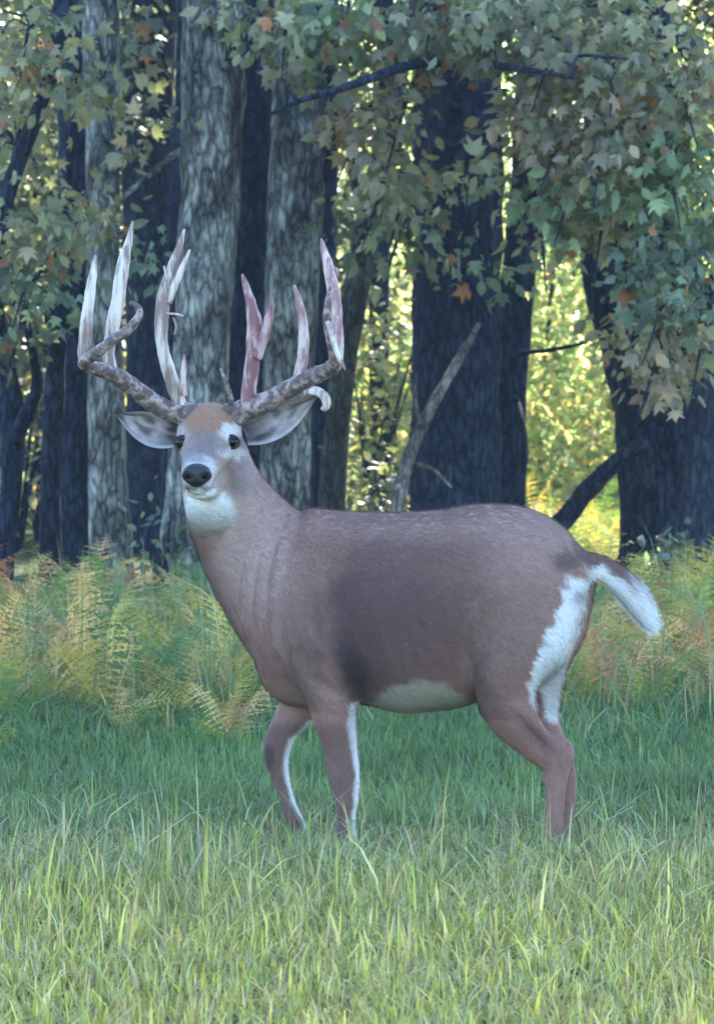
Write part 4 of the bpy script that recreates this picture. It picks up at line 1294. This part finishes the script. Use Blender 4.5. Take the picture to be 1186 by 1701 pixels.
def fern(x, y, scale, pal, label, group, nf=8, lean=0.0):
    t = thing('fern', label, 'fern', (x, y, float(gz(x, y))), group)
    for k in range(nf):
        a = 2 * math.pi * (k + rng.uniform(-.3, .3)) / nf
        o = bpy.data.objects.new('frond', FR[rng.integers(0, 12)])
        s = scale * rng.uniform(.5, 1.2)
        o.scale = (s * rng.uniform(.6, 1.0), s, s)
        o.rotation_euler = (rng.uniform(0.25, 1.15), rng.normal(0, .5), a)
        c = np.array(FERN_COL[pal]) * rng.uniform(.7, 1.3)
        if rng.random() < .22: c = np.array(FERN_COL[('straw', 'rust', 'green', 'pale')[rng.integers(0, 4)]]) * rng.uniform(.7, 1.1)
        o.color = (*c, 1)
        link(o, t)
def fern_bank(xs, Ys, n, pal_of, label_of, group, sc=(.62, .98)):
    placed = []
    tries = 0
    while len(placed) < n and tries < 4000:
        tries += 1
        Y = rng.uniform(*Ys); px = rng.uniform(*xs)
        pal = pal_of(px, Y)
        if pal is None: continue
        x = (px - CX) * Y / F
        if any((x - a) ** 2 + (Y - b) ** 2 < 0.26 ** 2 for a, b in placed): continue
        placed.append((x, Y))
        fern(x, Y, rng.uniform(*sc), pal, label_of(pal, px, Y), group)
def left_pal(px, Y):
    gy_ = ground_y(Y)
    if gy_ > 1225 - max(0, px - 150) * 0.10: return None
    if px > 430: return None
    u = rng.random()
    if px < 190 and gy_ > 1070: return 'straw' if u < .45 else ('yellow' if u < .62 else ('rust' if u < .76 else 'pale'))
    if px < 160: return 'rust' if u < .35 else ('straw' if u < .6 else 'pale')
    if px < 330: return 'blue' if u < .28 else ('green' if u < .45 else ('straw' if u < .72 else 'pale'))
    return 'yellow' if u < .6 else ('pale' if u < .85 else 'green')
def right_pal(px, Y):
    gy_ = ground_y(Y)
    if gy_ > 1190: return None
    u = rng.random()
    if gy_ > 1110: return 'yellow' if u < .5 else ('straw' if u < .75 else 'pale')
    return 'yellow' if u < .4 else ('green' if u < .55 else 'pale')
LN = {'straw': 'straw coloured', 'yellow': 'yellowing', 'green': 'deep green', 'blue': 'blue green', 'rust': 'rust brown', 'pale': 'pale green'}
def row(Y, a, b):
    g = ground_y(Y)
    return 'back row' if g < a else ('middle row' if g < b else 'front row')
def left_label(c, px, Y):
    m = 'the crooked forked stem' if px < 45 else 'the dark trunk behind the grey one' if px < 140 else 'the slim grey trunk' if px < 235 else 'the thickest pale trunk' if px < 335 else 'the buck chest'
    return '%s fern, %s of the bank, below %s' % (LN[c], row(Y, 1060, 1130), m)
def right_label(c, px, Y):
    m = 'beside the white tail' if px < 1010 else 'below the broad curved trunk' if px < 1110 else 'at the right edge of the bank'
    return '%s fern, %s, %s' % (LN[c], row(Y, 1010, 1090), m)
fern_bank((-160, 430), (15.6, 22.5), 66, left_pal, left_label, 'ferns in the bank before the grey trunks')
fern_bank((860, 1060), (25.5, 32), 12, lambda a, b: ('yellow', 'pale', 'green')[rng.integers(0, 3)], lambda c, px, Y: '%s fern on the ground beyond the raised tail, %s the fallen limb' % (LN[c], 'in front of' if Y < 27 else 'some way behind' if Y < 29.5 else 'far behind'), 'ferns beyond the trees', sc=(.7, 1.2))
fern_bank((-150, 420), (14.6, 16.2), 14, lambda px, Y: ('pale', 'green', 'yellow', 'straw')[rng.integers(0, 4)], lambda c, px, Y: 'small %s fern standing loose in the lawn %s' % (LN[c], 'near the left edge' if px < 110 else 'below the slim grey trunk' if px < 260 else 'in front of the buck chest'), 'small ferns at the lawn edge', sc=(.3, .6))
fern_bank((925, 1330), (16.4, 24.5), 62, right_pal, right_label, 'ferns in the bank behind the tail', sc=(.65, .98))

# ------------------------------------------------------------------ grass
def grass(name, n, xr, yr, hfun, wfun, tintfun, dens=None, lean=0.5):
    y = rng.uniform(*yr, n); x = rng.uniform(*xr, n) 
    keep = np.abs(x) < 0.135 * y + 0.9
    if dens is not None: keep &= rng.random(n) < dens(x, y)
    x, y = x[keep], y[keep]; n = len(x)
    h = hfun(x, y) * rng.lognormal(0, .32, n)
    w = wfun(x, y) * rng.uniform(.7, 1.3, n)
    a = rng.uniform(0, 2 * math.pi, n)
    bend = np.abs(rng.normal(0, lean, n))
    d = np.stack([np.cos(a), np.sin(a), np.zeros(n)], -1)
    fa = a + math.pi / 2 + rng.normal(0, .5, n)
    sd = np.stack([np.cos(fa), np.sin(fa), np.zeros(n)], -1)
    base = np.stack([x, y, gz(x, y) - 0.005], -1)
    V = np.empty((n, 7, 3))
    for k, (t, wd) in enumerate(((0, 1.0), (0.38, .9), (0.74, .6))):
        c = base + d * (h * bend * t ** 2)[:, None] + np.array([0, 0, 1.0]) * (h * (t - 0.25 * bend * t ** 2))[:, None]
        V[:, 2 * k] = c - sd * (w * wd / 2)[:, None]
        V[:, 2 * k + 1] = c + sd * (w * wd / 2)[:, None]
    V[:, 6] = base + d * (h * bend)[:, None] + np.array([0, 0, 1.0]) * (h * (1 - 0.32 * bend))[:, None]
    f = np.array([(0, 1, 3), (0, 3, 2), (2, 3, 5), (2, 5, 4), (4, 5, 6)])
    Fs = (f[None] + (np.arange(n) * 7)[:, None, None]).reshape(-1, 3)
    tint = np.repeat(tintfun(x, y), 7, axis=0)
    return obj(name, mesh_np(name, V.reshape(-1, 3), Fs, M_grass, tint=tint), kind='stuff')

def patch(x, y, s, o=0.0):
    return np.array([mnoise.noise(Vector((a * s + o, b * s, o))) for a, b in zip(x, y)])
def tint_lawn(x, y):
    n = len(x)
    c = np.array([(0.066, 0.14, 0.055), (0.08, 0.16, 0.065), (0.058, 0.12, 0.055), (0.10, 0.17, 0.07)])[rng.integers(0, 4, n)]
    c = c * rng.uniform(.7, 1.3, (n, 1))
    k = rng.random(n) < 0.05
    c[k] = np.array((0.2, 0.18, 0.10))
    A = np.array([(0.14, 0.22, 0.11), (0.17, 0.24, 0.12), (0.12, 0.20, 0.10)])[rng.integers(0, 3, n)] * rng.uniform(.5, 1.4, (n, 1))
    m = (sstep(15.2, 12.4, y + 0.9 * patch(x, y, 0.9, 5.0)) * rng.uniform(.5, 1, n))[:, None]
    c = (c * 1.2) * (1 - m) + A * m
    return c * (1 + 0.35 * patch(x, y, 1.4, 3.0))[:, None]
def tint_meadow(x, y):
    n = len(x)
    near_ = sstep(12.6, 9.6, y + 0.5 * patch(x, y, 1.1, 9.0))[:, None]
    A = np.array([(0.16, 0.24, 0.12), (0.20, 0.27, 0.14), (0.14, 0.22, 0.12), (0.25, 0.28, 0.16)])[rng.integers(0, 4, n)]
    Bc = np.array([(0.37, 0.39, 0.10), (0.31, 0.35, 0.11), (0.46, 0.43, 0.14), (0.25, 0.30, 0.10), (0.50, 0.42, 0.22)])[rng.integers(0, 5, n)]
    c = (A * (1 - near_) + Bc * near_) * rng.uniform(.45, 1.55, (n, 1))
    k = rng.random(n) < 0.17
    c[k] = np.array((0.42, 0.36, 0.24)) * rng.uniform(.6, 1.1, (k.sum(), 1))
    return c
grass('lawn_grass', 300000, (-4.2, 4.2), (12.4, 24.5), lambda x, y: 0.07 + 0 * x, lambda x, y: 0.006 + 0.00022 * (y - 12), tint_lawn, lean=.65)
grass('meadow_grass', 150000, (-2.6, 2.6), (7.6, 13.4), lambda x, y: 0.05 + 0.025 * sstep(9.2, 10.6, y) * sstep(12.2, 11.0, y), lambda x, y: 0.0052 + 0 * x, tint_meadow, dens=lambda x, y: 1 - 0.95 * sstep(11.9, 13.4, y), lean=.8)
grass('tall_grass', 9000, (-2.6, 2.6), (8.2, 12.6), lambda x, y: 0.085 + 0.06 * sstep(9.2, 11.0, y), lambda x, y: 0.0085 + 0 * x, tint_meadow, dens=lambda x, y: 0.35 + 0.65 * sstep(9.8, 10.6, y) * sstep(11.9, 11.2, y), lean=.9)
def tint_bank(x, y):
    c = np.array([(0.12, 0.2, 0.11), (0.15, 0.22, 0.12), (0.3, 0.27, 0.15), (0.2, 0.22, 0.11)])[rng.integers(0, 4, len(x))]
    return c * rng.uniform(.7, 1.3, (len(x), 1))
grass('bank_grass', 9000, (-2.7, 2.9), (14.6, 22), lambda x, y: 0.12 + 0.17 * sstep(15.0, 16.8, y), lambda x, y: 0.009 + 0 * x, tint_bank, dens=lambda x, y: np.where(x < -0.3, 1.0, np.where(x > 0.8, 0.7, 0.1)) * (0.35 + 0.65 * sstep(15, 16.5, y)), lean=.8)
